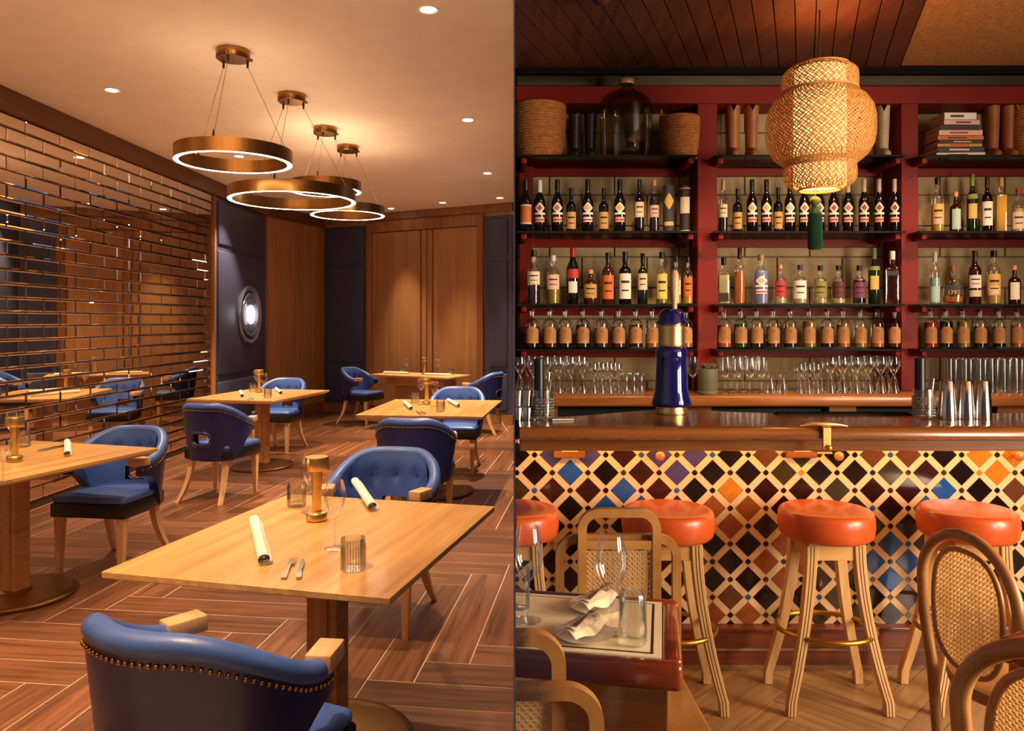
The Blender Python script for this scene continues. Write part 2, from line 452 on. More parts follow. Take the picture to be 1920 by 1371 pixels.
# mirror-tiled wall
wl, wlen = wall_slab('wall_left', MW(REAR), SC0, 'mirror_backing')
off = 2.5
BH, BL = .107, .44
def bevel_tile(l, h, t, b):
    v = [(-l / 2, 0, -h / 2), (l / 2, 0, -h / 2), (l / 2, 0, h / 2), (-l / 2, 0, h / 2)]
    v += [(-l / 2, -t * .45, -h / 2), (l / 2, -t * .45, -h / 2), (l / 2, -t * .45, h / 2), (-l / 2, -t * .45, h / 2)]
    v += [(-l / 2 + b, -t, -h / 2 + b), (l / 2 - b, -t, -h / 2 + b), (l / 2 - b, -t, h / 2 - b), (-l / 2 + b, -t, h / 2 - b)]
    f = [(8, 9, 10, 11)]
    for k in range(4):
        k2 = (k + 1) % 4
        f += [(k, k2, 4 + k2, 4 + k), (4 + k, 4 + k2, 8 + k2, 8 + k)]
    return MB().add(v, f)
tile_full = mesh('mirror_tile', bevel_tile(BL - .009, BH - .009, .012, .009), 'mirror')
rest = MB(); made = 0
S0, S1 = off + 5.55, wlen
cells = []
for r in range(29):
    zc = 3.075 - BH * (r + .5)
    if zc - BH / 2 < -.001: continue
    shift = (r % 2) * BL / 2
    k = 0
    while True:
        s1 = S1 - .004 - k * BL + shift; s0 = s1 - BL; k += 1
        if s1 < off + 1.6: break
        s1c = min(s1, S1 - .004)
        if s1c - s0 < .04: continue
        cells.append((s0, s1c, zc))
for (s0, s1, zc) in cells:
    full = abs((s1 - s0) - BL) < 1e-4
    if s1 > S0 and made < 300:
        me = tile_full if full else mesh('mirror_tile', bevel_tile(s1 - s0 - .009, BH - .009, .012, .009), 'mirror')
        ob('mirror_tile', me, wl, ((s0 + s1) / 2, 0, zc), (R(random.uniform(-.07, .07)), 0, R(random.uniform(-.1, .1)))); made += 1
    else:
        t = bevel_tile(s1 - s0 - .009, BH - .009, .012, .009)
        rest.add([(v[0] + (s0 + s1) / 2, v[1], v[2] + zc) for v in t.v], t.f)
ob('mirror_tiles_near_entrance', mesh('mirror_tiles_near_entrance', rest, 'mirror'), wl, kind='stuff')
def strip(name, p, q, z0, z1, depth, mat, bevel=.004):
    d = Vector((q[0] - p[0], q[1] - p[1])); L = d.length; a = math.atan2(d.y, d.x)
    o = ob(name, mesh(name, MB().box((L / 2, -depth / 2, (z0 + z1) / 2), (L, depth, z1 - z0)), mat, bevel=bevel), None, (p[0], p[1], 0), (0, 0, a))
    o['kind'] = 'structure'; return o
strip('trim_1', MW(REAR), SC1, 3.075, CEIL - .001, .055, 'soffit_wood')
strip('trim_2', SC1, CH1, 3.075, CEIL - .001, .055, 'soffit_wood')
strip('trim_3', CH1, CORN, 3.13, CEIL - .001, .03, 'oak_trim')
ob('trim_4', mesh('trim_4', MB().box((0, 0, 1.54), (.05, .04, 3.07)), 'oak_trim', bevel=.004), None, (SC0[0] + .012, SC0[1] + .02, 0), (0, 0, 0))['kind'] = 'structure'
strip('baseboard_left', MW(1.2), MW(9.54), 0, .012, .02, 'oak_trim', .002)
# corner wall with the navy sconce panel, chamfer and back wall
def navy_panel(wall, s0, s1, low=.15, top=3.07):
    w = s1 - s0
    ob('navy_board', mesh('navy_board', MB().box(((s0 + s1) / 2, -.008, (low + top) / 2), (w, .016, top - low)), 'blue_panel', bevel=.003), wall)
    for (a, b) in ((low + .05, .74), (.83, 2.40), (2.48, top - .05)):
        ob('raised_panel', mesh('raised_panel', MB().box(((s0 + s1) / 2, -.024, (a + b) / 2), (w - .16, .03, b - a)), 'blue_panel', smooth=40, bevel=.014, bseg=3), wall)
def wood_board(wall, s0, s1, z0=.15, z1=3.1, depth=.02, mat='oak_panel', name='wood_board'):
    ob(name, mesh(name, MB().box(((s0 + s1) / 2, -depth / 2, (z0 + z1) / 2), (s1 - s0, depth, z1 - z0)), mat, bevel=.004), wall)
wc, L = wall_slab('wall_corner', SC0, SC1, 'oak_panel')
navy_panel(wc, .05, L - .04)
wood_board(wc, L - .04, L, depth=.03, mat='oak_trim', name='edge_stile')
strip('baseboard_corner', SC0, SC1, 0, .14, .02, 'oak_trim')
wh, L = wall_slab('wall_chamfer', SC1, CH1, 'oak_panel')
nb = 4
for k in range(nb): wood_board(wh, .03 + k * (L - .06) / nb + .002, .03 + (k + 1) * (L - .06) / nb - .002, depth=.018)
wood_board(wh, L - .035, L - .002, depth=.045, mat='oak_trim', name='edge_stile')
strip('baseboard_chamfer', SC1, CH1, 0, .14, .02, 'oak_trim')
wb, LB = wall_slab('wall_back', CH1, CORN, 'oak_panel')
def sback(px):   # station along the back wall hit by the ray of column px
    k = (px - CX) / FPX; y = (13.089 - .5325 * 3.3416) / (1 + .5325 * k); x = k * y
    return math.hypot(x - CH1[0], y - CH1[1])
navy_panel(wb, .05, sback(690))
a, b = sback(690), sback(908)
wood_board(wb, a, a + .10, depth=.05, mat='oak_trim', name='door_stile')
wood_board(wb, b - .10, b, depth=.05, mat='oak_trim', name='door_stile')
wood_board(wb, a + .10, b - .10, 2.94, 3.1, .05, 'oak_trim', 'door_header')
m0, m1 = sback(793), sback(812)
wood_board(wb, a + .11, m0 - .03, z1=2.93, depth=.03); wood_board(wb, m1 + .03, b - .11, z1=2.93, depth=.03)
wood_board(wb, m0, (m0 + m1) / 2 - .008, z1=2.93, depth=.035, name='centre_stile'); wood_board(wb, (m0 + m1) / 2 + .008, m1, z1=2.93, depth=.035, name='centre_stile')
navy_panel(wb, b + .02, LB - .01)
strip('baseboard_back', CH1, CORN, 0, .14, .025, 'oak_trim')
# divider between the two rooms
dv = struct('wall_divider', MB().prism([(DIVL * 1.05, 1.05), (DIVR * 1.05, 1.05), (DIVR * 11.3, 11.3), (DIVL * 11.3, 11.3)], 0, CEIL + .1), 'divider_paint')
dv2 = struct('wall_divider', MB().prism([(-.03, -.6), (.03, -.6), (.03, REAR), (-.03, REAR)], 0, CEIL + .1), 'divider_paint')
struct('wall_rear', MB().prism([(MW(REAR)[0], REAR), (4.12, REAR), (4.12, REAR - .12), (MW(REAR)[0], REAR - .12)], 0, CEIL + .1), 'dark_room')
# ================================================================ BAR ROOM SHELL
CUR[0] = 'bar'
YW = 5.0; XR = 4.0; CEB = 3.0
in_bar = (2, 2)
pd = halfplane((0, 0), (DIVR, 1), in_bar)
fb = struct('floor', MB().prism([(.03, REAR), (XR, REAR), (XR, YW), (DIVR * YW, YW), (.03, .0)], -.12, -.003), 'floor_gap')
herringbone(fb, .11, 5, R(45), (1.5, 2.6), (0, 2.7, 1.8, 3.43), [pd, halfplane((0, 1.8), (1, 1.8), in_bar), halfplane((0, 3.42), (1, 3.42), in_bar), halfplane((2.7, 0), (2.7, 1), in_bar)], -.003, 0, 'floor_ash', .0012, 300)
wbar = struct('wall_bar', MB().prism([(DIVR * YW, YW), (XR, YW), (XR, YW + .15), (DIVR * (YW + .15), YW + .15)], 0, 3.35), 'concrete_joint')
for r_ in range(11):
    zc_ = 1.02 + r_ * .2; x_ = .03 + (r_ % 2) * -.21
    while x_ < XR - .02:
        xa_, xb_ = max(x_, .03), min(x_ + .42, XR - .005); x_ += .42
        if xb_ - xa_ < .03: continue
        ob('concrete_block', mesh('concrete_block', MB().box(((xa_ + xb_) / 2, YW - .006, zc_), (xb_ - xa_ - .007, .016, .193)), 'concrete', bevel=.004, bseg=1), wbar, (0, random.uniform(-.002, .001), 0))
ob('trim_5', mesh('trim_5', MB().box((2.01, YW - .02, 3.16), (3.96, .04, .28)), 'concrete_lintel', bevel=.006))['kind'] = 'structure'
cb = struct('ceiling', MB().prism([(.03, REAR), (XR, REAR), (XR, 4.64), (DIVR * 4.64, 4.64), (.03, 0)], CEB + .04, CEB + .14), 'board_gap')
DX = .3759; PW = .1017; X0B = .57
k = 0
while True:
    xb = X0B - k * PW; xa = xb - PW + .006; k += 1
    if xb + DX * 4.555 < .03: break
    poly = [(xa + DX * -.5, -.5), (xb + DX * -.5, -.5), (xb + DX * 4.555, 4.555), (xa + DX * 4.555, 4.555)]
    poly = clip_poly(poly, *pd)
    if len(poly) < 3: continue
    cx_ = sum(p[0] for p in poly) / len(poly); cy_ = sum(p[1] for p in poly) / len(poly)
    ob('ceiling_board', mesh('ceiling_board', MB().prism([(p[0] - cx_, p[1] - cy_) for p in poly], CEB, CEB + .04), 'ceiling_board'), cb, (cx_, cy_, 0))
ob('burlap_panel', mesh('burlap_panel', MB().prism([(X0B + .01 + DX * -.5, -.5), (XR, -.5), (XR, 4.555), (X0B + .01 + DX * 4.555, 4.555)], CEB + .012, CEB + .04), 'burlap'), cb)
ob('trim_6', mesh('trim_6', MB().box((2.01, 4.585, 3.01), (3.96, .05, .086)), 'black_beam', bevel=.004))['kind'] = 'structure'
# side wall with two windows behind the camera's corner
wr = struct('wall_right', MB(), 'dark_room')
mbw = MB()
for (y0, y1, z0, z1) in ((REAR, -1.2, 0, 3.3), (-.1, .5, 0, 3.3), (1.6, YW, 0, 3.3), (-1.2, -.1, 0, .8), (.5, 1.6, 0, .8), (-1.2, -.1, 2.7, 3.3), (.5, 1.6, 2.7, 3.3)):
    mbw.box((XR + .06, (y0 + y1) / 2, (z0 + z1) / 2), (.12, y1 - y0, z1 - z0))
wr.data = mesh('wall_right', mbw, 'dark_room')
for n_, y_ in ((1, -.65), (2, 1.05)):
    w_ = MB()
    for (dy, dz, sy, sz) in ((-.52, 0, .06, 1.9), (.52, 0, .06, 1.9), (0, .92, 1.1, .06), (0, -.92, 1.1, .06), (0, 0, .04, 1.9)):
        w_.box((XR + .06, y_ + dy, 1.75 + dz), (.08, sy, sz))
    struct('window_%d' % n_, w_, 'oak_trim')
    struct('window_%d' % (n_ + 2), MB().box((XR + .07, y_, 1.75), (.006, 1.0, 1.8)), 'clear_glass')
CUR[0] = 'dining'
# ================================================================ DINING ROOM THINGS
def build_chair():
    A = 114.0
    def zt(t): return .80 - .155 * smooth01(.2, 1, abs(t))
    def zb(t): return .34 + (zt(t) - .075 - .34) * smooth01(.5, .96, abs(t))
    def pt(t, z, inset):
        ph = R(A * t); k = 1 + .16 * (z - .8) / .46
        rx, ry = .305 * k - inset, .285 * k - inset
        cy = -math.cos(ph); cy = cy if cy < 0 else cy * 1.25
        return Vector((rx * math.sin(ph), ry * cy, z))
    NU, NV = 76, 16
    def sl(i, j):
        t = -1 + 2 * (i + .5) / NU; z = .34 + .46 * (j + .5) / NV
        return abs(A * t) < 18 and .475 < z < .575
    def fo(u, v):
        t = -1 + 2 * u; return pt(t, zb(t) + (zt(t) - zb(t)) * v, 0)
    btn = [(-.52, .665), (-.26, .68), (0, .685), (.26, .68), (.52, .665)]
    def fi(u, v):
        t = -1 + 2 * u; z = zb(t) + (zt(t) - zb(t)) * v; ins = .058
        for bt, bz in btn:
            d2 = ((t - bt) * .55) ** 2 + (z - bz) ** 2
            ins -= .024 * math.exp(-d2 / .0009)
        ins += .008 * math.exp(-((z - .73) / .05) ** 2)
        return pt(t, z, ins)
    outer = MB().grid(fo, NU, NV, sl); inner = MB().grid(fi, NU, NV, sl)
    inner.f = [f[::-1] for f in inner.f]
    # closing strip along the lower rim
    rim = MB()
    N = 60
    for s_ in range(N):
        t0, t1 = -1 + 2 * s_ / N, -1 + 2 * (s_ + 1) / N
        rim.add([pt(t0, zb(t0), 0), pt(t1, zb(t1), 0), pt(t1, zb(t1), .058), pt(t0, zb(t0), .058)], [(0, 3, 2, 1)])
    for t in (-1, 1):
        rim.add([pt(t, zb(t), 0), pt(t, zt(t), 0), pt(t, zt(t), .058), pt(t, zb(t), .058)], [(0, 1, 2, 3)])
    outer.add(rim.v, rim.f)
    roll = MB().tube([pt(-1 + 2 * i / 60, zt(-1 + 2 * i / 60) - .003, .027) for i in range(61)], .031, 10)
    nails = MB()
    for i in range(64):
        t = -.985 + 1.97 * i / 63; nails.ball(pt(t, zt(t) - .034, -.003), .0058, 6, 4)
    slot = []
    for i in range(28):
        a = 2 * math.pi * i / 28; ca, sa = math.cos(a), math.sin(a)
        slot.append(pt(.158 * (abs(ca) ** .6) * (1 if ca > 0 else -1), .526 + .052 * (abs(sa) ** .8) * (1 if sa > 0 else -1), .002))
    slotm = MB().tube(slot, .012, 6, True)
    for i in range(0, 28): nails.ball(Vector(slot[i]) * 1.0 + Vector((0, -.012, 0)) + Vector((slot[i].x * .12, 0, (slot[i].z - .526) * .3)), .0045, 6, 4)
    cap = []
    for s_ in (-1, 1):
        p = pt(s_, zt(1) + .014, .027); d = (pt(s_, .65, .027) - pt(s_ * .94, .65, .027)); a = math.atan2(d.y, d.x) - math.pi / 2
        cap.append(mesh('arm_cap', MB().box((p.x, p.y, p.z + .002), (.068, .11, .046), a), 'beech', smooth=40, bevel=.006))
    buttons = []
    for bt, bz in btn:
        q = pt(bt, bz, .036); buttons.append(mesh('tuft_button', MB().ball(q, .009, 8, 5), 'leather_navy', smooth=60))
    seat = MB().prism([(-.235, .26), (.235, .26), (.245, 0), (.2, -.19), (-.2, -.19), (-.245, 0)], .425, .47)
    apron = MB().prism([(-.24, .265), (.24, .265), (.25, 0), (.205, -.195), (-.205, -.195), (-.25, 0)], .345, .43)
    parts = [('backrest_shell', mesh('backrest_shell', outer, 'leather_navy', 50)), ('backrest_lining', mesh('backrest_lining', inner, 'leather_blue', 60)),
             ('top_roll', mesh('top_roll', roll, 'leather_blue', 60)), ('nailhead_trim', mesh('nailhead_trim', nails, 'brass_nail', 60), None, {'kind': 'stuff', 'label': 'brass nailheads along the rolled edge'}),
             ('handle_slot', mesh('handle_slot', slotm, 'leather_navy', 60)),
             ('seat_cushion', mesh('seat_cushion', seat, 'leather_blue', 50, .02, 3)), ('seat_apron', mesh('seat_apron', apron, 'leather_black', 40, .012))]
    parts += [('arm_cap', c, None, {'label': 'pale wood arm end'}) for c in cap] + [('tuft_button', b) for b in buttons]
    def leg(x, y, x2, y2, w0, w1, bow=0.0):
        pts = []; sec = []
        for i in range(7):
            k = i / 6; z = .35 * (1 - k); w = (w0 + (w1 - w0) * k) / 2
            e = k ** 2 if bow else k
            pts.append((x + (x2 - x) * e, y + (y2 - y) * e, z)); sec.append([(-w, -w, 0), (w, -w, 0), (w, w, 0), (-w, w, 0)])
        return mesh('leg', MB().sweep(pts, sec), 'beech', 30)
    parts += [('leg', leg(-.2, .225, -.2, .235, .05, .028)), ('leg', leg(.2, .225, .2, .235, .05, .028)),
              ('leg', leg(-.16, -.15, -.2, -.28, .045, .03, 1)), ('leg', leg(.16, -.15, .2, -.28, .045, .03, 1))]
    return parts
chair_parts = build_chair()
def chair(x, y, deg, label): return thing('barrel_chair', label, 'chair', chair_parts, (x, y, 0), R(deg), 'blue barrel armchairs')
CHAIRS = [(-0.74, 1.93, -24, 'blue leather barrel chair with its nailed back toward the viewer, before the biggest table'),
          (-0.66, 3.93, 170, 'blue barrel chair facing us across the big table with folded napkins and cutlery'),
          (-0.70, 5.66, -7, 'navy chair back with nail trim directly behind the buttoned chair of the big table'),
          (-0.565, 7.853, 174, 'barrel chair tucked under the far edge of the table near the oak doors'),
          (-2.52, 6.66, -14, 'navy barrel chair seen from behind with oval handle slot by the mirror wall'),
          (-2.738, 9.136, 170, 'barrel chair behind the table that stands under the round wall lamp'),
          (-2.46, 4.80, 172, 'buttoned blue chair half under the table cut by the picture edge'),
          (-2.257, 11.523, -112, 'barrel chair at the end of the long wall table, navy panel behind'),
          (-0.406, 10.548, 68, 'barrel chair beside the wall table close to the divider wall')]
for c_ in CHAIRS: chair(*c_)
# ---- tables
def table_parts(w, d, box=False):
    h = w / 2; g = d / 2
    top = MB()
    ring = [(h - .045, g - .045, .712), (h, g, .731), (h, g, .75)]
    vs = []
    for (x, y, z) in ring: vs += [(-x, -y, z), (x, -y, z), (x, y, z), (-x, y, z)]
    fs = [(3, 2, 1, 0), (8, 9, 10, 11)]
    for i in range(2):
        for k in range(4): fs.append((i * 4 + k, i * 4 + (k + 1) % 4, (i + 1) * 4 + (k + 1) % 4, (i + 1) * 4 + k))
    top.add(vs, fs)
    P_ = [('table_top', mesh('table_top', top, 'oak_table', bevel=.0015, bseg=1))]
    if box:
        P_ += [('apron', mesh('apron', MB().box((0, .04, .655), (w * .74, d * .5, .13)), 'oak_table_edge', bevel=.004)),
               ('pedestal', mesh('pedestal', MB().box((0, .04, .3), (w * .56, d * .36, .6)), 'oak_trim', bevel=.004))]
    else:
        col = MB()
        for sx in (-1, 1): col.box((sx * .031, 0, .375), (.056, .11, .70))
        P_ += [('column', mesh('column', MB().box((0, 0, .375), (.12, .09, .70)), 'oak_table_edge', bevel=.006)),
               ('column_groove', mesh('column_groove', MB().box((0, 0, .375), (.05, .102, .69)), 'oak_panel', bevel=.004)),
               ('collar', mesh('collar', MB().lathe([(.085, .028), (.085, .036), (.07, .044), (.05, .046)], 28), 'brass_base', 40)),
               ('base', mesh('base', MB().lathe([(.29, 0), (.305, .006), (.305, .018), (.296, .027), (.27, .03), (0, .034)], 56), 'brass_base', 40))]
    return P_
TP = table_parts(.93, 1.08)
TABLES = {'T1': (-.652, 2.735, -14, 1.0, 1.0), 'T2': (-2.592, 8.03, -12, 1.0, 1.12), 'T3': (-.681, 6.83, -6, 1.12, 1.18), 'T4': (-2.725, 4.235, -17, 1.03, 1.0)}
TL = {'T1': 'square oak table with brass lamp and napkins, biggest in the dining room', 'T2': 'oak table under the round wall lamp, chair back with handle slot before it',
      'T3': 'oak table between the navy chair back and the oak wall doors', 'T4': 'oak table cut by the picture edge with round brass base showing'}
for k_, (x, y, a, sx_, sy_) in TABLES.items():
    e = thing('dining_table', TL[k_], 'table', TP, (x, y, 0), R(a), 'square oak dining tables'); e.scale = (sx_, sy_, 1)
thing('wall_table', 'long oak table with box apron against the oak wall doors', 'table', table_parts(1.34, .62, True), (-1.328, 11.06, 0), R(-28))
# ---- table ware
def lamp_parts():
    return [('foot', mesh('foot', MB().lathe([(.036, 0), (.04, .003), (.04, .024), (.036, .03), (.02, .032), (.019, .04)], 28), 'brass', 40)),
            ('stem', mesh('stem', MB().lathe([(.0175, .032), (.0185, .12), (.0205, .195)], 24), 'brass', 40)),
            ('cap', mesh('cap', MB().lathe([(.034, .188), (.044, .19), (.045, .193), (.045, .236), (.043, .24), (0, .241)], 32), 'brass', 40))]
LAMP = lamp_parts()
def goblet_mesh(name, prof, seg=24): return mesh(name, MB().shell(prof, seg), 'clear_glass', 70)
WINE = goblet_mesh('wine_glass', [(.0, .004), (.036, .001), (.036, .003), (.006, .009), (.0032, .02), (.0030, .10), (.005, .106), (.022, .13), (.035, .158), (.037, .172), (.033, .20), (.027, .226)])
def tumbler_mesh(h=.095, r=.037, seg=28):
    mb = MB(); n = seg
    prof = [(0, .0), (r * .94, .0), (r * .98, .012), (r, .02), (r, h)]
    mb.shell(prof, n)
    mb.shell([(r * .93, h), (r * .92, .022), (0, .018)], n)
    for i in range(n): # flutes
        a = 2 * math.pi * i / n
        mb.tube([(r * math.cos(a), r * math.sin(a), .004), (r * math.cos(a), r * math.sin(a), h * .8)], .0016, 4)
    return mesh('tumbler', mb, 'crystal_glass', 60)
TUMB = tumbler_mesh()
def napkin_mesh():
    mb = MB(); pts = []; N = 54
    prof = []
    for i in range(N + 1):
        a = i / N * 6 * math.pi; r = .0205 - .018 * (1 - i / N)
        prof.append((r * math.cos(a), r * math.sin(a) * .86 + .0175))
    mb.grid(lambda u, v: ((prof[int(round(u * N))][0]) * (1 + .03 * math.sin(v * 9)), -.13 + .26 * v, prof[int(round(u * N))][1]), N, 8)
    return mesh('napkin_roll', mb, 'napkin', 60)
NAP = napkin_mesh()
def fork_parts():
    h = MB()
    pts = [(0, -.085, .004), (0, -.06, .005), (0, -.02, .006), (0, .02, .008), (0, .035, .008)]
    ws = [.008, .0085, .005, .003, .004]
    h.sweep(pts, [[(-w, 0, -.002), (w, 0, -.002), (w, 0, .0015), (-w, 0, .0015)] for w in ws])
    hd = MB().box((0, .048, .0075), (.020, .026, .0025))
    for k in range(4): hd.box((-.0085 + k * .00567, .078, .0075), (.0032, .036, .002))
    return [('handle', mesh('handle', h, 'steel_soft', 40)), ('tines', mesh('tines', hd, 'steel_soft'))]
def knife_parts():
    h = MB()
    pts = [(0, -.09, .005), (0, -.07, .006), (0, -.03, .006), (0, 0, .006)]
    h.sweep(pts, [[(-w, 0, -.0035), (w, 0, -.0035), (w, 0, .0035), (-w, 0, .0035)] for w in (.007, .009, .006, .005)])
    b = MB().prism([(-.005, 0), (.007, 0), (.0095, .05), (.008, .085), (.001, .105), (-.005, .08)], .0045, .0065)
    return [('handle', mesh('handle', h, 'steel_soft', 40)), ('blade', mesh('blade', b, 'steel_soft'))]
FORK, KNIFE = fork_parts(), knife_parts()
ZT = .7515
WHERE = {'T1': 'the biggest table', 'T2': 'the table under the wall lamp', 'T3': 'the table before the oak doors', 'T4': 'the table cut by the picture edge', 'T5': 'the long wall table'}
def tp(px, py): g = G(px, py, .75); return g.x, g.y
def put_lamp(k, px, py):
    x, y = tp(px, py); thing('table_lamp', 'brass mushroom lamp standing on ' + WHERE[k], 'lamp', LAMP, (x, y, ZT), 0, 'brass table lamps')
def put_wine(k, n, px, py):
    x, y = tp(px, py); single('wine_glass', WINE, 'slim tulip wine glass ' + n + ' on ' + WHERE[k], 'glass', (x, y, ZT), 0, 'tulip wine glasses')
def put_tumb(k, n, px, py):
    x, y = tp(px, py); single('tumbler', TUMB, 'fluted water tumbler ' + n + ' on ' + WHERE[k], 'glass', (x, y, ZT), 0, 'fluted tumblers')
def put_nap(k, n, a, b, s_=1.0):
    p = Vector(tp(*a)); q = Vector(tp(*b)); d = q - p; m = (p + q) / 2
    o = single('napkin_roll', NAP, 'rolled white napkin ' + n + ' on ' + WHERE[k], 'napkin', (m.x, m.y, ZT), math.atan2(d.y, d.x) - math.pi / 2, 'rolled napkins')
    L = min(d.length, .52) / .26; o.scale = (s_, max(.75, L), s_)
def put_cut(k, kind, px, py, deg):
    x, y = tp(px, py); thing(kind, 'steel %s beside the napkin on %s' % (kind, WHERE[k]), 'cutlery', FORK if kind == 'fork' else KNIFE, (x, y, ZT), R(deg), 'cutlery on the oak tables')
put_lamp('T1', 594, 976); put_wine('T1', 'by the lamp', 628, 1030); put_wine('T1', 'behind the lamp', 581, 962); put_tumb('T1', 'beside the cutlery', 662, 1068); put_tumb('T1', 'behind the lamp', 556, 950)
put_nap('T1', 'beside the fork', (505, 1098), (472, 962), 1.1); put_nap('T1', 'by the buttoned chair', (716, 985), (655, 893), 1.1)
put_cut('T1', 'fork', 541, 1070, 6); put_cut('T1', 'knife', 563, 1070, 12)
put_lamp('T2', 486, 736); put_wine('T2', 'before the lamp', 495, 742); put_wine('T2', 'behind the lamp', 481, 733); put_tumb('T2', 'before the lamp', 502, 746); put_tumb('T2', 'behind the lamp', 474, 735)
put_nap('T2', 'beside the cutlery', (457, 751), (449, 732)); put_nap('T2', 'by the chair', (528, 740), (517, 731))
put_cut('T2', 'fork', 468, 749, 10); put_cut('T2', 'knife', 474, 749, 15)
put_lamp('T3', 800, 759); put_wine('T3', 'before the lamp', 815, 763); put_wine('T3', 'behind the lamp', 790, 754); put_tumb('T3', 'before the lamp', 826, 772); put_tumb('T3', 'behind the lamp', 778, 756)
put_nap('T3', 'beside the cutlery', (779, 777), (753, 752)); put_nap('T3', 'by the far chair', (863, 766), (838, 752))
put_cut('T3', 'fork', 785, 776, 18); put_cut('T3', 'knife', 793, 775, 20)
put_lamp('T4', 28, 866); put_wine('T4', 'behind the lamp', 22, 845); put_wine('T4', 'before the lamp', 6, 905); put_tumb('T4', 'behind the lamp', 44, 838)
put_nap('T4', 'beside the cutlery', (127, 870), (126, 823)); put_cut('T4', 'fork', 91, 843, 180); put_cut('T4', 'knife', 105, 841, 176)
def t5(lu, lv):
    c, sn = math.cos(R(-28)), math.sin(R(-28)); x, y = -1.328 + c * lu - sn * lv, 11.06 + sn * lu + c * lv
    return CX + FPX * x / y, CY + (EYE - .75) * FPX / y
put_lamp('T5', *t5(.05, .06)); put_wine('T5', 'by the navy panel', *t5(-.24, .03)); put_wine('T5', 'by the divider', *t5(.30, .03)); put_tumb('T5', 'by the navy panel', *t5(-.38, .1)); put_tumb('T5', 'by the divider', *t5(.48, .1))
put_nap('T5', 'by the navy panel', t5(-.58, -.06), t5(-.16, -.04)); put_nap('T5', 'by the divider', t5(.16, -.08), t5(.56, -.06))
# ---- ring pendants (the ring shines down; an upward light is added to brighten the ceiling)
UP_E = 2.6; UPCOL = (1, .68, .44)
def pendant(cpx, cpy, rpx, rpy, rwid, label):
    y = (CEIL - EYE - .06) * FPX / (CY - cpy); x = PX(cpx, y)
    zr = PZ(rpy, y); xr = PX(rpx, y); r = rwid / 2 / stretch(rpx) / FPX * y
    hb = .085; t = .032
    cr = .105
    e = empty('ring_pendant', (x, y, CEIL)); tag(e, label, 'pendant lamp', 'brass ring pendants')
    dx = xr - x
    can = MB().lathe([(cr, -.002), (cr, -.055), (cr * .96, -.06), (0, -.06)], 40); can.f = [f[::-1] for f in can.f]
    co = ob('canopy', mesh('canopy', can, 'brass_antique', 40), e)
    for a in (30, 150, 270):
        ob('cable_grip', mesh('cable_grip', MB().lathe([(.007, -.10), (.009, -.06)], 8, (cr * .86 * math.cos(R(a)), cr * .86 * math.sin(R(a)), 0)), 'black_cable', 60), co)
        ob('canopy_screw', mesh('canopy_screw', MB().ball(((cr + .008) * math.cos(R(a)), (cr + .008) * math.sin(R(a)), -.045), .012, 8, 5), 'brass_antique', 60), co)
    zl = zr - CEIL
    band = MB(); N = 72
    vs = []; fs = []
    for (rr, zz) in ((r, zl), (r, zl + hb), (r - t, zl + hb), (r - t, zl)):
        for k in range(N):
            a = 2 * math.pi * k / N; vs.append((dx + rr * math.cos(a), rr * math.sin(a), zz))
    for q in range(3):
        for k in range(N): k2 = (k + 1) % N; fs.append((q * N + k, q * N + k2, (q + 1) * N + k2, (q + 1) * N + k))
    band.add(vs, [f[::-1] for f in fs])
    ob('ring_band', mesh('ring_band', band, 'brass_antique', 40), e)
    led = MB(); vs = []
    for (rr, zz) in ((r - .001, zl - .002), (r - t + .001, zl - .002)):
        for k in range(N): a = 2 * math.pi * k / N; vs.append((dx + rr * math.cos(a), rr * math.sin(a), zz))
    led.add(vs, [(k, N + k, N + (k + 1) % N, (k + 1) % N) for k in range(N)])
    led.f = [f[::-1] for f in led.f]
    ob('led_strip', mesh('led_strip', led, 'ring_led'), e)
    up = bpy.data.lights.new('ring_uplight', 'AREA'); up.shape = 'DISK'; up.size = 2 * r; up.energy = UP_E * (1.5 if cpy > 200 else 1.0) if cpy > 0 else (52 if cpy > -800 else 85); up.color = UPCOL  # added above each ring to light the ceiling
    uo = bpy.data.objects.new('ring_uplight', up); C.objects.link(uo); uo.location = (xr, y, zr + hb + .01); uo.rotation_euler = (math.pi, 0, 0)
    for a in (30, 150, 270):
        ca, sa = math.cos(R(a)), math.sin(R(a))
        ob('suspension_wire', mesh('suspension_wire', MB().tube([(cr * .86 * ca, cr * .86 * sa, -.09), (dx + (r - t / 2) * ca, (r - t / 2) * sa, zl + hb)], .0018, 6), 'brass_antique', 60), e)
        ob('wire_clip', mesh('wire_clip', MB().lathe([(.006, zl + hb - .01), (.007, zl + hb + .02), (.003, zl + hb + .045)], 8, (dx + (r - t / 2) * ca, (r - t / 2) * sa, 0)), 'black_cable', 60), e)
pendant(437, 112, 439, 305, 224, 'brass ring pendant hanging closest, alone above the mirror wall lines')
pendant(547, 192, 549, 377, 241, 'widest brass ring pendant, overlapping the two smaller rings behind it')
pendant(610, 252, 611, 359, 134, 'brass ring pendant partly hidden behind the widest ring')
pendant(652, 285, 652, 404, 140, 'small low brass ring pendant before the oak doors')
pendant(-760, -740, -760, -200, 500, 'added brass ring pendant above the viewer by the mirror wall, outside the picture')  # unseen pendant added to brighten the ceiling near the viewer
pendant(480, -840, 480, -210, 420, 'added brass ring pendant above the viewer by the divider, outside the picture')  # likewise added out of view, for the ceiling by the divider

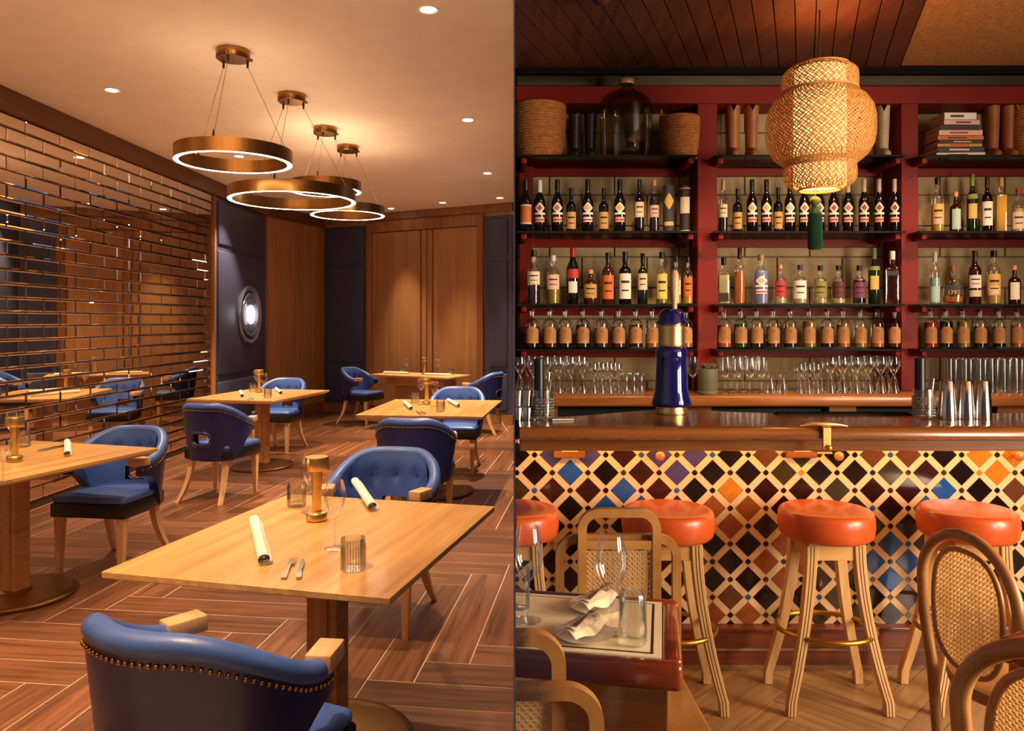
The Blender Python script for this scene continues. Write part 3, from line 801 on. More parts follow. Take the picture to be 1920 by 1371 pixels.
# ---- recessed downlights
dl_trim = mesh('trim_ring', MB().shell([(.042, 0), (.06, -.004), (.064, -.001)], 28), 'ceiling_plaster', 40)
dl_lens = mesh('lens', MB().lathe([(.043, -.0015), (0, -.0016)], 24), 'downlight_led')
def downlight(x, y, e, label, ang=74):
    t = thing('downlight', label, 'ceiling light', [('trim_ring', dl_trim), ('lens', dl_lens)], (x, y, CEIL - .001), 0, 'recessed ceiling downlights')
    if e:
        s_ = spot((x, y, CEIL - .02), e, ang, .55 if ang > 60 else 1.0, WARM, .035)
        if ang < 60: s_.rotation_euler = (R(-7), 0, 0)   # aimed a little into the room
SPOT_E = 270
DL = [(210, 169, 'downlight in the ceiling near the mirror wall, before the ring pendants'), (803, 18, 'brightest downlight at the top of the dining ceiling'),
      (877, 225, 'downlight halfway along the row beside the divider'), (914, 325, 'third downlight of the row running beside the divider'),
      (448, 293, 'downlight seen through the closest ring pendant'), (830, 380, 'middle downlight of the short row along the back wall'),
      (937, 371, 'downlight in the back corner against the divider'), (733, 391, 'downlight above the small low ring pendant by the back wall')]
for px, py, lb in DL:
    y = (CEIL - EYE) * FPX / (CY - py); downlight(PX(px, y), y, (SPOT_E if py < 200 else 640) if py < 360 else 560, lb, (74 if py < 200 else 86) if py < 360 else 52)
for (x, y, lb) in ((-2.72, 2.82, 'added unseen downlight above the table cut by the picture edge'), (-.96, 1.54, 'added unseen downlight above the big table near the viewer'), (-1.9, 3.72, 'added unseen downlight between the two close tables'),
                   (-3.3, 9.75, 'downlight close to the round wall lamp')):
    downlight(x, y, SPOT_E, lb)  # the ones outside the view are added for their light
# ---- round wall lamp
def sconce(loc, rz, label):
    prof_rim = [(.40, -.0), (.405, -.02), (.385, -.04), (.36, -.035), (.34, -.015), (.325, -.012)]
    p = []
    def disc(name, prof, mat):
        mb = MB().lathe(prof, 56); mb.xform(Matrix.Rotation(R(90), 4, 'X')); mb.f = [f[::-1] for f in mb.f]
        return (name, mesh(name, mb, mat, 40))
    p.append(disc('glass_dish', [(0, 0), (.40, .0), (.41, .02), (.385, .045), (.355, .035), (.33, .015), (0, .012)], 'sconce_glass'))
    for k, r in enumerate((.29, .235, .18)):
        mb = MB().tube([(r * math.cos(2 * math.pi * i / 48), -.03 - .008 * k, r * math.sin(2 * math.pi * i / 48)) for i in range(48)], .017, 8, True)
        p.append(('glass_ring', mesh('glass_ring', mb, 'crystal_glass' if k else 'sconce_glass', 60)))
    p.append(disc('lamp_core', [(.13, .03), (.13, .045), (.1, .06), (0, .066)], 'sconce_led'))
    e = thing('wall_lamp', label, 'wall lamp', p, loc, rz, 'round glass wall lamps')
    return e
wang = math.atan2(1, .0276)
g = MW(10.69); sconce((g[0] + .04, g[1], PZ(590, 10.69)), wang, 'round stepped glass wall lamp glowing on the narrow navy panel')
point((MW(10.69)[0] + .25, 10.69, PZ(590, 10.69)), 2, (.95, .95, 1), .12, 'wall_lamp_light')
# ================================================================ BAR ROOM THINGS
CUR[0] = 'bar'
def wmesh(name, mb, mat, org, smooth=None, bevel=0.0, bseg=2):
    mb.xform(Matrix.Translation((-org[0], -org[1], -org[2]))); return mesh(name, mb, mat, smooth, bevel, bseg)
# ---- the bar
YT = 3.362; BT = 1.09
ORG = Vector((2.1, YT, 0)); XR_ = XR; XR = 3.99
bar = empty('bar_counter', ORG); tag(bar, 'long wooden bar with a diamond tiled front and thick polished top', 'bar')
XL = .03
def backedge(x):
    px0 = x / 3.465 * FPX + CX
    y = 3.593 - .257 * smooth01(1250, 1030, px0) if px0 < 1250 else 3.593 - .115 * smooth01(1300, 1460, px0)
    return y
poly = [(XL, 3.041), (XR, 3.041)] + [(XL + (XR - XL) * (1 - i / 60), backedge(XL + (XR - XL) * (1 - i / 60))) for i in range(61)]
tops = MB().prism(poly, 1.035, BT)
ob('bar_top', wmesh('bar_top', tops, 'bar_wood', ORG, 30), bar)
nose = MB(); prof = [(3.0485, 1.0915), (3.0135, 1.0915), (2.9935, 1.084), (2.9835, 1.068), (2.9865, 1.05), (3.0035, 1.04), (3.0485, 1.038)]
nose.sweep([(XL, 0, 0), (XR, 0, 0)], [[(0, a, b) for a, b in prof]] * 2)
ob('nosing', wmesh('nosing', nose, 'bar_wood', ORG, 50), bar)
ob('apron_board', wmesh('apron_board', MB().box(((XL + XR) / 2, 3.095, 1.012), (XR - XL, .05, .05)), 'bar_wood', ORG, None, .006), bar)
ob('soffit', wmesh('soffit', MB().box(((XL + XR) / 2, 3.24, 1.018), (XR - XL, .24, .03)), 'plinth_wood', ORG), bar)
fp = ob('front_panel', wmesh('front_panel', MB().box(((XL + XR) / 2, YT + .04, .55), (XR - XL, .08, .96)), 'grout_sand', ORG), bar)
ob('ledge', wmesh('ledge', MB().box(((XL + XR) / 2, 3.347, .181), (XR - XL, .07, .018)), 'plinth_wood', ORG, None, .004), bar)
ob('plinth_board', wmesh('plinth_board', MB().box(((XL + XR) / 2, 3.362, .132), (XR - XL, .05, .08)), 'plinth_wood', ORG, None, .004), bar)
ob('kick_board', wmesh('kick_board', MB().box(((XL + XR) / 2, 3.407, .046), (XR - XL, .05, .092)), 'plinth_wood', ORG), bar)
ob('light_strip', wmesh('light_strip', MB().box(((XL + XR) / 2, 3.26, .999), (XR - XL, .014, .008)), 'led_strip', ORG), bar, label='warm light strip under the bar top')
area('bar_strip_light', ((XL + XR) / 2, 3.26, .992), (R(18), 0, 0), XR - XL, .02, 7, (1, .5, .14))
# tiles
CELL = 33.3 / FPX * YT; TX0 = PX(969, YT); TZ0 = PZ(852.7, YT)
ZLO, ZHI = .191, 1.0
CMAP = {0: 'kppkppkwgkwwkoo', 1: 'kbkkpkkgkkgkkok', 2: 'gkdbkkokkgkkbkw', 3: 'kkbbkrrkkkkbkko', 4: 'kkkkkkrkkkkkkbk',
        5: 'kkkkkkkrkkbkkbk', 6: 'kkkkkwkrrkbbkkk', 7: 'kkkkkkkrkkbkkkk', 8: 'kkkkkkwkkgkkkkk', 9: 'kkkkkrrkgkkbkkk', -1: 'kkkkkkkkkkkkkkk', 10: 'kkkkkkkkkkkkkkk'}
def poly_mesh_xz(name, poly, mat, t=.007):
    cx_ = sum(p[0] for p in poly) / len(poly); cz_ = sum(p[1] for p in poly) / len(poly)
    n = len(poly); a = sum(poly[i][0] * poly[(i + 1) % n][1] - poly[(i + 1) % n][0] * poly[i][1] for i in range(n))
    if a < 0: poly = poly[::-1]
    vs = [(p[0] - cx_, -t, p[1] - cz_) for p in poly] + [(p[0] - cx_, 0, p[1] - cz_) for p in poly]
    fs = [tuple(range(n))] + [((i + 1) % n, i, n + i, n + (i + 1) % n) for i in range(n)]
    return mesh(name, MB().add(vs, fs), mat), (cx_, cz_)
tcache = {}
def put_tile(name, poly, mat, key, t=.007):
    q = poly
    for pl in ((0, 1, -ZLO), (0, -1, ZHI), (1, 0, -(XL - .025)), (-1, 0, 2.62)):
        if q: q = clip_poly(q, *pl)
    if not q or len(q) < 3: return 0
    whole = len(q) == len(poly) and all(abs(a[0] - b[0]) + abs(a[1] - b[1]) < 1e-7 for a, b in zip(q, poly))
    if whole:
        cx_ = sum(p[0] for p in poly) / len(poly); cz_ = sum(p[1] for p in poly) / len(poly)
        k = (name, mat, key)
        if k not in tcache: tcache[k] = poly_mesh_xz(name, poly, mat, t)[0]
        me = tcache[k]
    else:
        me, (cx_, cz_) = poly_mesh_xz(name, q, mat, t)
    ob(name, me, fp, (cx_ - ORG.x, YT - ORG.y, cz_)); return 1
HD = .0547; strips = 0; more = MB()
sw = .0285; hl = (CELL * math.sqrt(2) - .020) / 2
for r in range(-1, 11):
    z = TZ0 - r * CELL
    for k in range(-1, 22):
        xd = TX0 + (2 * k + (r % 2)) * CELL; xn = xd + CELL
        ch = CMAP[r][k] if 0 <= k < 15 else 'k'
        if ch == 'k' and random.random() < .18: ch = 'd'
        put_tile('diamond_tile', [(xd - HD, z), (xd, z - HD), (xd + HD, z), (xd, z + HD)], 'tile_' + ch, 0)
        sc = random.choice('kkkkkddgob')
        st = []
        for i in range(16):
            a = math.pi * i / 8; rr = .0125 if i % 2 == 0 else .0100
            st.append((xn + rr * math.cos(a), z + rr * math.sin(a)))
        put_tile('star_tile', st, 'tile_' + sc, 1, .0075)
        for sgn in (1, -1):   # white bars from this node down to its two lower neighbours
            mx, mz = xn + sgn * CELL / 2, z - CELL / 2
            d = Vector((sgn, -1)).normalized(); nn = Vector((-d.y, d.x))
            pl = [(mx + d.x * u * hl + nn.x * w * sw / 2, mz + d.y * u * hl + nn.y * w * sw / 2) for u, w in ((-1, -1), (1, -1), (1, 1), (-1, 1))]
            if strips < 300: strips += put_tile('white_bar_tile', pl, 'tile_sand', sgn, .006)
            else:
                q = pl
                for c_ in ((0, 1, -ZLO), (0, -1, ZHI), (1, 0, -(XL - .025)), (-1, 0, 2.62)):
                    if q: q = clip_poly(q, *c_)
                if q and len(q) >= 3:
                    n = len(q); more.add([(p[0] - ORG.x, -.006, p[1]) for p in q], [tuple(range(n))])
if more.v: ob('further_bar_tiles', mesh('further_bar_tiles', more, 'tile_sand'), fp, kind='stuff')
# outlets and hooks on the tiled front
for px in (1067, 1500):
    c = P(px, 849, YT - .01)
    thing('socket_box', 'orange wooden socket box under the bar top %s' % ('beside the cut stool' if px < 1200 else 'by the brass clamp'), 'socket',
          [('box', mesh('box', MB().box((0, -.012, 0), (.135, .024, .04)), 'bar_wood', bevel=.004)), ('plate', mesh('plate', MB().box((0, -.026, .014), (.07, .004, .012)), 'tile_sand', bevel=.001))], c, 0, 'socket boxes on the bar front')
hook = [('knob', mesh('knob', MB().lathe([(.008, 0), (.008, .02), (.02, .028), (.021, .036), (.014, .042), (0, .043)], 20).xform(Matrix.Rotation(R(90), 4, 'X')), 'counter_wood', 50)),
        ('stem', mesh('stem', MB().lathe([(.009, 0), (.007, .022)], 12).xform(Matrix.Rotation(R(90), 4, 'X')), 'brass', 50))]
for i, px in enumerate((1235, 1567, 1902)):
    c = P(px, 853, YT - .008); thing('bag_hook', 'round wooden bag hook on the tiles ' + ('behind the second stool', 'beside the brass clamp', 'above the stool by the round-backed chair')[i], 'hook', hook, c, 0, 'bag hooks under the bar')
# brass clamp on the bar edge
cl = P(1548, 812, 2.985)
mbc = [('strap', mesh('strap', MB().box((0, -.008, -.02), (.032, .012, .085)).box((0, .03, .026), (.032, .07, .008)), 'brass', bevel=.003)),
       ('lever', mesh('lever', MB().tube([(-.1, .0, .028), (-.05, .0, .036), (0, -.004, .034), (.05, 0, .032), (.085, 0, .026)], [.004, .008, .011, .007, .003], 8), 'brass', 60)),
       ('screw', mesh('screw', MB().ball((.006, -.018, -.055), .012, 10, 6), 'brass', 60)),
       ('foot_plate', mesh('foot_plate', MB().box((-.01, .01, -.075), (.06, .05, .008)), 'brass', bevel=.002))]
thing('brass_clamp', 'small brass clamp gripping the front edge of the bar', 'clamp', mbc, cl)
XR = XR_
# ---- beer tap tower
ty = 3.465; tpos = Vector((PX(1259, ty), ty, BT + .001)); us = ty / FPX / stretch(1259)
def pr(lst): return [(w / 2 * us, (772 - y) * ty / FPX) for w, y in lst]
tw = [('brass_foot', mesh('brass_foot', MB().lathe(pr([(60, 772), (62, 768), (58, 764), (58, 757)]), 40), 'brass', 40)),
      ('cobalt_body', mesh('cobalt_body', MB().lathe(pr([(70, 758), (75, 754), (74, 748), (68, 740), (66, 734), (62, 728), (60, 700), (58, 672), (60, 668), (61, 660), (58, 652), (52, 647), (48, 646)]), 48), 'cobalt', 60)),
      ('brass_band', mesh('brass_band', MB().lathe(pr([(49, 647), (51, 645), (51, 640), (50, 638), (50, 616), (51, 613), (51, 608), (48, 606)]), 48), 'brass', 40)),
      ('cobalt_dome', mesh('cobalt_dome', MB().lathe(pr([(48, 607), (58, 604), (57, 600), (52, 596), (50, 588), (38, 579), (24, 576), (0, 575)]), 48), 'cobalt', 60)),
      ('tap_handle', mesh('tap_handle', MB().lathe(pr([(9, 578), (10, 566), (15, 545), (18, 525), (16, 512), (9, 504), (0, 502)]), 24, (.014, 0, 0)), 'tap_wood', 60))]
thing('beer_tap', 'cobalt blue and brass beer tap column with pale wood handle', 'beer tap', tw, tpos)
# drip mat and tools on the bar
mat_mb = MB()
for i in range(58): mat_mb.box((PX(1458 + i * 4.2, 3.435), 3.43, BT + .006), (.004, .05, .009))
rub = single('bar_mat', wmesh('bar_mat', MB().box((PX(1580, 3.435), 3.43, BT + .003), (.60, .06, .004)), 'rubber_black', (PX(1580, 3.435), 3.43, BT)), 'ribbed black rubber mat along the back of the bar top', 'bar mat', (PX(1580, 3.435), 3.43, BT))
ob('ribs', wmesh('ribs', mat_mb, 'rubber_black', (PX(1580, 3.435), 3.43, BT)), rub, kind='stuff')
def onbar(px, y, **k): return Vector((PX(px, y), y, BT + .001))
def shaker_mesh(): return mesh('shaker', MB().lathe([(.037, 0), (.0375, .004), (.036, .03), (.028, .158), (.0265, .160), (0, .160)], 40), 'steel', 40)
SHK = shaker_mesh()
for i, px in enumerate((1776, 1810, 1842)):
    single('shaker_tin', SHK, 'upturned steel shaker tin, %s of the three in a row' % ordinal(i), 'shaker', onbar(px, 3.272), 0, 'steel shaker tins')
SHK2 = mesh('jigger_cup', MB().lathe([(.02, 0), (.026, .05), (.024, .055), (.019, .06), (.022, .1), (.026, .125), (0, .125)], 28), 'steel', 40)
for i, px in enumerate((970, 988)):
    single('jigger_cup', SHK2, 'waisted steel cup on the bar, %s' % ('against the divider wall' if i == 0 else 'next to the cut glass jar'), 'cup', onbar(px, 3.234), 0, 'waisted steel cups')
def jar_parts(): 
    r = .042; h = .125
    mb = MB().shell([(0, .001), (r * .95, 0), (r, .006), (r, h), (r * .93, h), (r * .92, .012), (0, .01)], 30)
    for k in range(7):
        for j in range(20):
            a = 2 * math.pi * (j + .5 * (k % 2)) / 20; mb.ball((r * math.cos(a), r * math.sin(a), .016 + k * .012), .0055, 5, 4)
    tools = MB().tube([(.02, .005, .02), (.026, .0, .2)], .004, 6).tube([(.012, -.018, .02), (.03, -.02, .17)], .005, 6)
    return [('glass', mesh('glass', mb, 'crystal_glass', 60)), ('tool_tube', mesh('tool_tube', MB().lathe([(.021, .014), (.021, .255), (.018, .257), (0, .257)], 20, (-.016, 0, 0)), 'black_tube', 40)),
            ('bar_spoon', mesh('bar_spoon', tools, 'steel', 60))]
JAR = jar_parts()
thing('bar_jar', 'cut glass jar holding a black tube, near the divider wall', 'jar', JAR, onbar(1018, 3.234), 0, 'cut glass jars on the bar')
thing('bar_jar', 'cut glass jar holding a black tube, beside the shaker tins', 'jar', JAR, onbar(1732, 3.285), 0, 'cut glass jars on the bar')
MIX = mesh('mixing_glass', MB().shell([(0, .001), (.034, 0), (.036, .05), (.032, .09), (.036, .115)], 24), 'crystal_glass', 60)
single('mixing_glass', MIX, 'small mixing glass between the jar and the shaker tins', 'glass', onbar(1757, 3.336))
single('paper_straw', mesh('paper_straw', MB().tube([(-.045, 0, .004), (.045, 0.01, .004)], .0035, 6), 'china', 60), 'white straw lying on the bar beside the glass jar', 'straw', onbar(1056, 3.208))
# ---- back counter
YC = 4.44; ZC = 1.075
bcO = Vector((2.0, 4.7, 0)); bc = empty('back_counter', bcO); tag(bc, 'honey coloured wooden back counter carrying rows of glasses', 'counter')
ob('worktop', wmesh('worktop', MB().box((2.0, (YC + 4.98) / 2, ZC - .031), (3.95, 4.98 - YC, .062)), 'counter_wood', bcO, 40, .012, 3), bc)
ob('cabinet', wmesh('cabinet', MB().box((2.0, 4.77, .5), (3.94, .41, .98)), 'bar_dark', bcO), bc)
for px in (1020, 1310, 1583, 1900):
    x_ = PX(px, 4.49); ob('cabinet_post', wmesh('cabinet_post', MB().box((x_, 4.54, .5), (.16, .06, 1.02)), 'counter_wood', bcO, None, .004), bc)
ob('fridge_top', wmesh('fridge_top', MB().box((PX(1490, 4.235), 4.235, .93), (.36, .22, .07)), 'rubber_black', bcO, None, .006), bc)
# ---- shelving frame
SH = {1: 2.50, 2: 2.045, 3: 1.609, 4: 1.34}
YF, YK = 4.62, 4.985
fO = Vector((2.0, 4.87, 0)); fr = empty('shelf_frame', fO); tag(fr, 'dark red painted frame of posts and top beam behind the bar', 'shelving')
posts = [(PX(1308, 4.75), PX(1345, 4.75)), (PX(1690, 4.75), PX(1722, 4.75)), (PX(2080, 4.75), PX(2112, 4.75))]
for a, b in posts:
    if b < XR: ob('post', wmesh('post', MB().box(((a + b) / 2, 4.868, (ZC + 2.9) / 2), (b - a, .235, 2.9 - ZC)), 'red_paint', fO, None, .004), fr)
ob('top_beam', wmesh('top_beam', MB().box((2.0, 4.86, 2.893), (3.95, .25, .107)), 'red_paint', fO, None, .004), fr)
ob('back_stile', wmesh('back_stile', MB().box((.09, 4.95, 2.0), (.09, .06, 1.8)), 'red_paint', fO, None, .004), fr)
bays = [(.03, PX(1307, YF)), (PX(1340, YF), PX(1697, YF)), (PX(1723, YF), 3.96)]
BAYN = ['divider bay', 'middle bay', 'shaker bay']
LEVN = {1: 'top shelf', 2: 'upper shelf', 3: 'middle shelf', 4: 'lower shelf'}
for lv, z in SH.items():
    for bi, (xa, xb) in enumerate(bays):
        o_ = Vector(((xa + xb) / 2, 4.80, z))
        ps = [('glass_plate', wmesh('glass_plate', MB().box(((xa + xb) / 2, (YF + YK) / 2, z - .007), (xb - xa, YK - YF, .010)), 'dark_shelf_glass', o_)),
              ('edge_strip', wmesh('edge_strip', MB().box(((xa + xb) / 2, YF - .003, z - .007), (xb - xa, .006, .012)), 'shelf_edge', o_)),
              ('back_rail', wmesh('back_rail', MB().box(((xa + xb) / 2, 4.966, z - .04), (xb - xa + .02, .03, .052)), 'red_paint', o_, None, .003))]
        for xe in ((xa + .04), (xb - .035)):
            ps.append(('bracket', wmesh('bracket', MB().box((xe, 4.80, z - .032), (.035, .34, .036)), 'red_paint', o_, 40, .008)))
        thing('glass_shelf', 'dark glass %s in the %s' % (LEVN[lv], BAYN[bi]), 'shelf', ps, o_, 0, 'dark glass shelves')
# ---- bottles
BY = 4.79
GL = {'dark': plain('bottle_dark', (20, 10, 10), .1, coat=.6), 'black': plain('bottle_black', (14, 14, 18), .1, coat=.6),
      'green': plain('bottle_green', (22, 32, 16), .1, coat=.6), 'clear': MATS['clear_glass'], 'amber': plain('bottle_amber', (64, 26, 12), .1, coat=.6),
      'brown': plain('bottle_brown', (48, 16, 12), .1, coat=.6)}
GN = {'dark': 'bottle_dark', 'black': 'bottle_black', 'green': 'bottle_green', 'clear': 'clear_glass', 'amber': 'bottle_amber', 'brown': 'bottle_brown'}
LC = {'cream': (226, 200, 164), 'white': (236, 224, 208), 'orange': (208, 106, 38), 'tan': (196, 146, 78), 'gold': (218, 170, 82), 'red': (186, 46, 34), 'kraft': (204, 138, 76),
      'olive': (138, 130, 60), 'maroon': (92, 34, 38), 'purple': (110, 50, 76), 'pink': (226, 176, 158), 'yellow': (208, 186, 92), 'slate': (54, 48, 50), 'sky': (150, 158, 200), 'aqua': (168, 196, 184), 'rust': (176, 70, 28), 'ink': (46, 22, 18), 'navy': (30, 34, 78)}
for k_, c_ in LC.items(): plain('label_' + k_, c_, .6, var=.05, scale=(60, 60, 60))
QC = {'wine': (52, 14, 16), 'amberq': (196, 108, 30), 'honey': (206, 160, 70), 'redq': (176, 48, 28), 'blackq': (20, 13, 14), 'brownq': (92, 40, 22), 'greenq': (26, 82, 34), 'yellowq': (150, 128, 36),
      'paleq': (196, 182, 130), 'orangeq': (196, 96, 44), 'plumq': (44, 20, 26), 'skyq': (140, 150, 200), 'aquaq': (170, 196, 186)}
for k_, c_ in QC.items(): plain('liquid_' + k_, c_, .12, coat=.3)
CAPC = {'kblack': (18, 17, 20), 'kcream': (222, 196, 170), 'kwhite': (236, 230, 220), 'kcork': (206, 150, 96), 'kred': (196, 30, 28), 'kwood': (150, 84, 44), 'kblue': (40, 46, 90), 'kgreen': (128, 140, 66), 'kbrown': (70, 30, 24)}
for k_, c_ in CAPC.items(): plain('cap_' + k_, c_, .4)
SHAPES = {
    'wine': [(.0, .012), (.86, 0), (1, .02), (1, .56), (.93, .62), (.62, .70), (.40, .77), (.36, .82), (.35, .955), (.41, .957), (.41, .985), (.36, .99), (0, .99)],
    'bord': [(.0, .012), (.9, 0), (1, .02), (1, .60), (.92, .66), (.5, .71), (.37, .76), (.36, .955), (.40, .957), (.40, .985), (0, .99)],
    'spirit': [(.0, .012), (.92, 0), (1, .02), (1, .60), (.94, .66), (.62, .71), (.40, .75), (.37, .80), (.37, .93), (.42, .93), (.42, .96), (0, .96)],
    'squat': [(.0, .012), (.95, 0), (1, .03), (1, .56), (.92, .64), (.46, .70), (.34, .74), (.32, .88), (.36, .89), (.36, .93), (0, .93)],
    'apoth': [(.0, .012), (.95, 0), (1, .025), (1, .62), (.93, .68), (.62, .73), (.38, .755), (.34, .79), (.34, .93), (.42, .935), (.42, .96), (0, .96)],
    'taper': [(.0, .012), (.8, 0), (.86, .02), (1, .5), (1, .6), (.85, .68), (.5, .77), (.37, .84), (.36, .96), (.4, .965), (.4, .99), (0, .99)],
    'port': [(.0, .012), (.92, 0), (1, .02), (1, .58), (.93, .64), (.5, .69), (.36, .74), (.40, .82), (.34, .90), (.36, .985), (0, .99)],
    'flask': [(.0, .0), (.8, .0), (.94, .06), (1, .25), (.97, .42), (.82, .58), (.52, .66), (.22, .70), (.18, .74), (.18, .92), (0, .92)],
    'square': [(.0, .01), (.95, 0), (1, .02), (1, .66), (.9, .70), (.42, .73), (.36, .76), (.36, .95), (0, .95)]}
def label_patch(r, z0, z1, deg, yscale=1.0, arch=False, n=14):
    mb = MB(); rows = 8 if arch else 1
    def fn(u, v):
        a = R(-90 + (u - .5) * 2 * deg)
        top = z1
        if arch: top = z1 - (z1 - z0) * .22 * (abs(u - .5) * 2) ** 2.6
        return (r * math.cos(a), r * yscale * math.sin(a), z0 + (top - z0) * v)
    return mb.grid(fn, n, rows)
def diamond_patch(r, zc, hw, hh):
    mb = MB()
    def fn(u, v):
        a = R(-90) + (u - .5) * 2 * hw / r * (1 - abs(v - .5) * 2 * .92) ; return (r * math.cos(a), r * math.sin(a), zc + (v - .5) * 2 * hh)
    return mb.grid(fn, 8, 8)
def text_mesh(s_, size, mat):
    cu = bpy.data.curves.new('t', 'FONT'); cu.body = s_; cu.size = size; cu.align_x = 'CENTER'; cu.extrude = .0003
    o = bpy.data.objects.new('t', cu); C.objects.link(o)
    bpy.context.view_layer.update()
    me = bpy.data.meshes.new_from_object(o.evaluated_get(bpy.context.evaluated_depsgraph_get()))
    bpy.data.objects.remove(o); me.materials.clear(); me.materials.append(MATS[mat]); me.transform(Matrix.Rotation(R(90), 4, 'X'))
    return me
def bottle(px, top, w, lv, shape, gl, cap, labels, label, liq=None, fill=.6, group='bottles on the bar shelves', y=BY, text=None, capfrac=None, sq=0, ysc=1.0):
    z0 = SH[lv] + .001; H = PZ(top, y) - z0; r = w / 2 / FPX * y / stretch(px)
    if sq: r *= .96
    parts = []
    prof = [(a * r, b * H) for a, b in SHAPES[shape]]
    parts.append(('glass_body', mesh('glass_body', MB().lathe(prof, 24, sy=ysc, sq=sq, a0=.02), GN[gl], 50)))
    if liq:
        lp = [(0, .02 * H)] + [(a * r * .95, max(b, .02) * H) for a, b in SHAPES[shape] if .0 < b < fill]
        lr = None
        pf = SHAPES[shape]
        for (a0, b0), (a1, b1) in zip(pf, pf[1:]):
            if b0 <= fill <= b1: lr = a0 + (a1 - a0) * (fill - b0) / max(b1 - b0, 1e-6)
        lp += [(lr * r * .95, fill * H), (0, fill * H)]
        parts.append(('liquid', mesh('liquid', MB().lathe(lp, 24, sy=ysc, sq=sq, a0=.02), 'liquid_' + liq, 50)))
    cr = {'wine': .42, 'bord': .42, 'spirit': .44, 'squat': .40, 'apoth': .44, 'taper': .42, 'port': .42, 'flask': .24, 'square': .46}[shape] * r
    cf = capfrac if capfrac else {'wine': .80, 'bord': .80, 'spirit': .88, 'squat': .88, 'apoth': .945, 'taper': .84, 'port': .86, 'flask': .86, 'square': .84}[shape]
    parts.append(('cap', mesh('cap', MB().lathe([(cr * .96, cf * H), (cr, cf * H + .002), (cr, H * .995), (cr * .9, H), (0, H)], 16), 'cap_' + cap, 40)))
    for L_ in labels:
        if L_[0] == 'medal':
            parts.append(('label', mesh('label', diamond_patch(r * 1.015, .47 * H, r * .98, .10 * H), 'label_' + L_[1])))
            parts.append(('label_emblem', mesh('label_emblem', diamond_patch(r * 1.03, .47 * H, r * .5, .055 * H), 'label_' + L_[2])))
            parts.append(('label_band', mesh('label_band', label_patch(r * 1.02, .345 * H, .385 * H, 62), 'label_white')))
            parts.append(('lower_label', mesh('lower_label', label_patch(r * 1.015, .21 * H, .30 * H, 50), 'label_' + L_[3])))
            parts.append(('label_stripe', mesh('label_stripe', label_patch(r * 1.025, .235 * H, .265 * H, 48), 'label_red')))
        elif L_[0] == 'arch':
            parts.append(('label', mesh('label', label_patch(r * 1.015, L_[2] * H, L_[3] * H, 58, 1, True), 'label_' + L_[1])))
            parts.append(('label_mark', mesh('label_mark', diamond_patch(r * 1.028, (L_[2] + (L_[3] - L_[2]) * .72) * H, r * .18, .022 * H), 'label_rust')))
        else:
            nm, z_a, z_b = L_[1], L_[2], L_[3]; dg = L_[4] if len(L_) > 4 else 64
            if sq:
                pm = MB().box((0, -r * 1.012 * ysc, (z_a + z_b) / 2 * H), (r * 1.7, .001, (z_b - z_a) * H))
            else: pm = label_patch(r * 1.015 * (1.006 if L_[0] == 'over' else 1), z_a * H, z_b * H, dg, ysc)
            parts.append(('label', mesh('label', pm, 'label_' + nm)))
            if L_[0] == 'print':
                zz = z_a + (z_b - z_a) * .62
                parts.append(('label_print', mesh('label_print', label_patch(r * 1.024, zz * H, (zz + (z_b - z_a) * .10) * H, dg * .6, ysc) if not sq else MB().box((0, -r * 1.02 * ysc, zz * H), (r, .001, .012)), 'label_ink')))
                zz = z_a + (z_b - z_a) * .3
                parts.append(('label_print', mesh('label_print', label_patch(r * 1.024, zz * H, (zz + (z_b - z_a) * .06) * H, dg * .5, ysc) if not sq else MB().box((0, -r * 1.02 * ysc, zz * H), (r, .001, .008)), 'label_ink')))
    x = PX(px, y); rz = -math.atan2(x, y) * .75
    e = thing('bottle', label, 'bottle', parts, (x, y, z0), rz, group)
    if text:
        ob('label_number', text_mesh(text, r * .62, 'label_gold'), e, (0, -r * ysc * 1.03, .26 * H), label='number lettering on the bottle')
    return e
def med(em, low='pink'): return [('medal', 'white', em, low)]
TANL = [('print', 'tan', .10, .47)]
def nth(bi, i, lv): return '%s on %s, %s' % (ordinal(i), LEVN[lv], BAYN[bi])
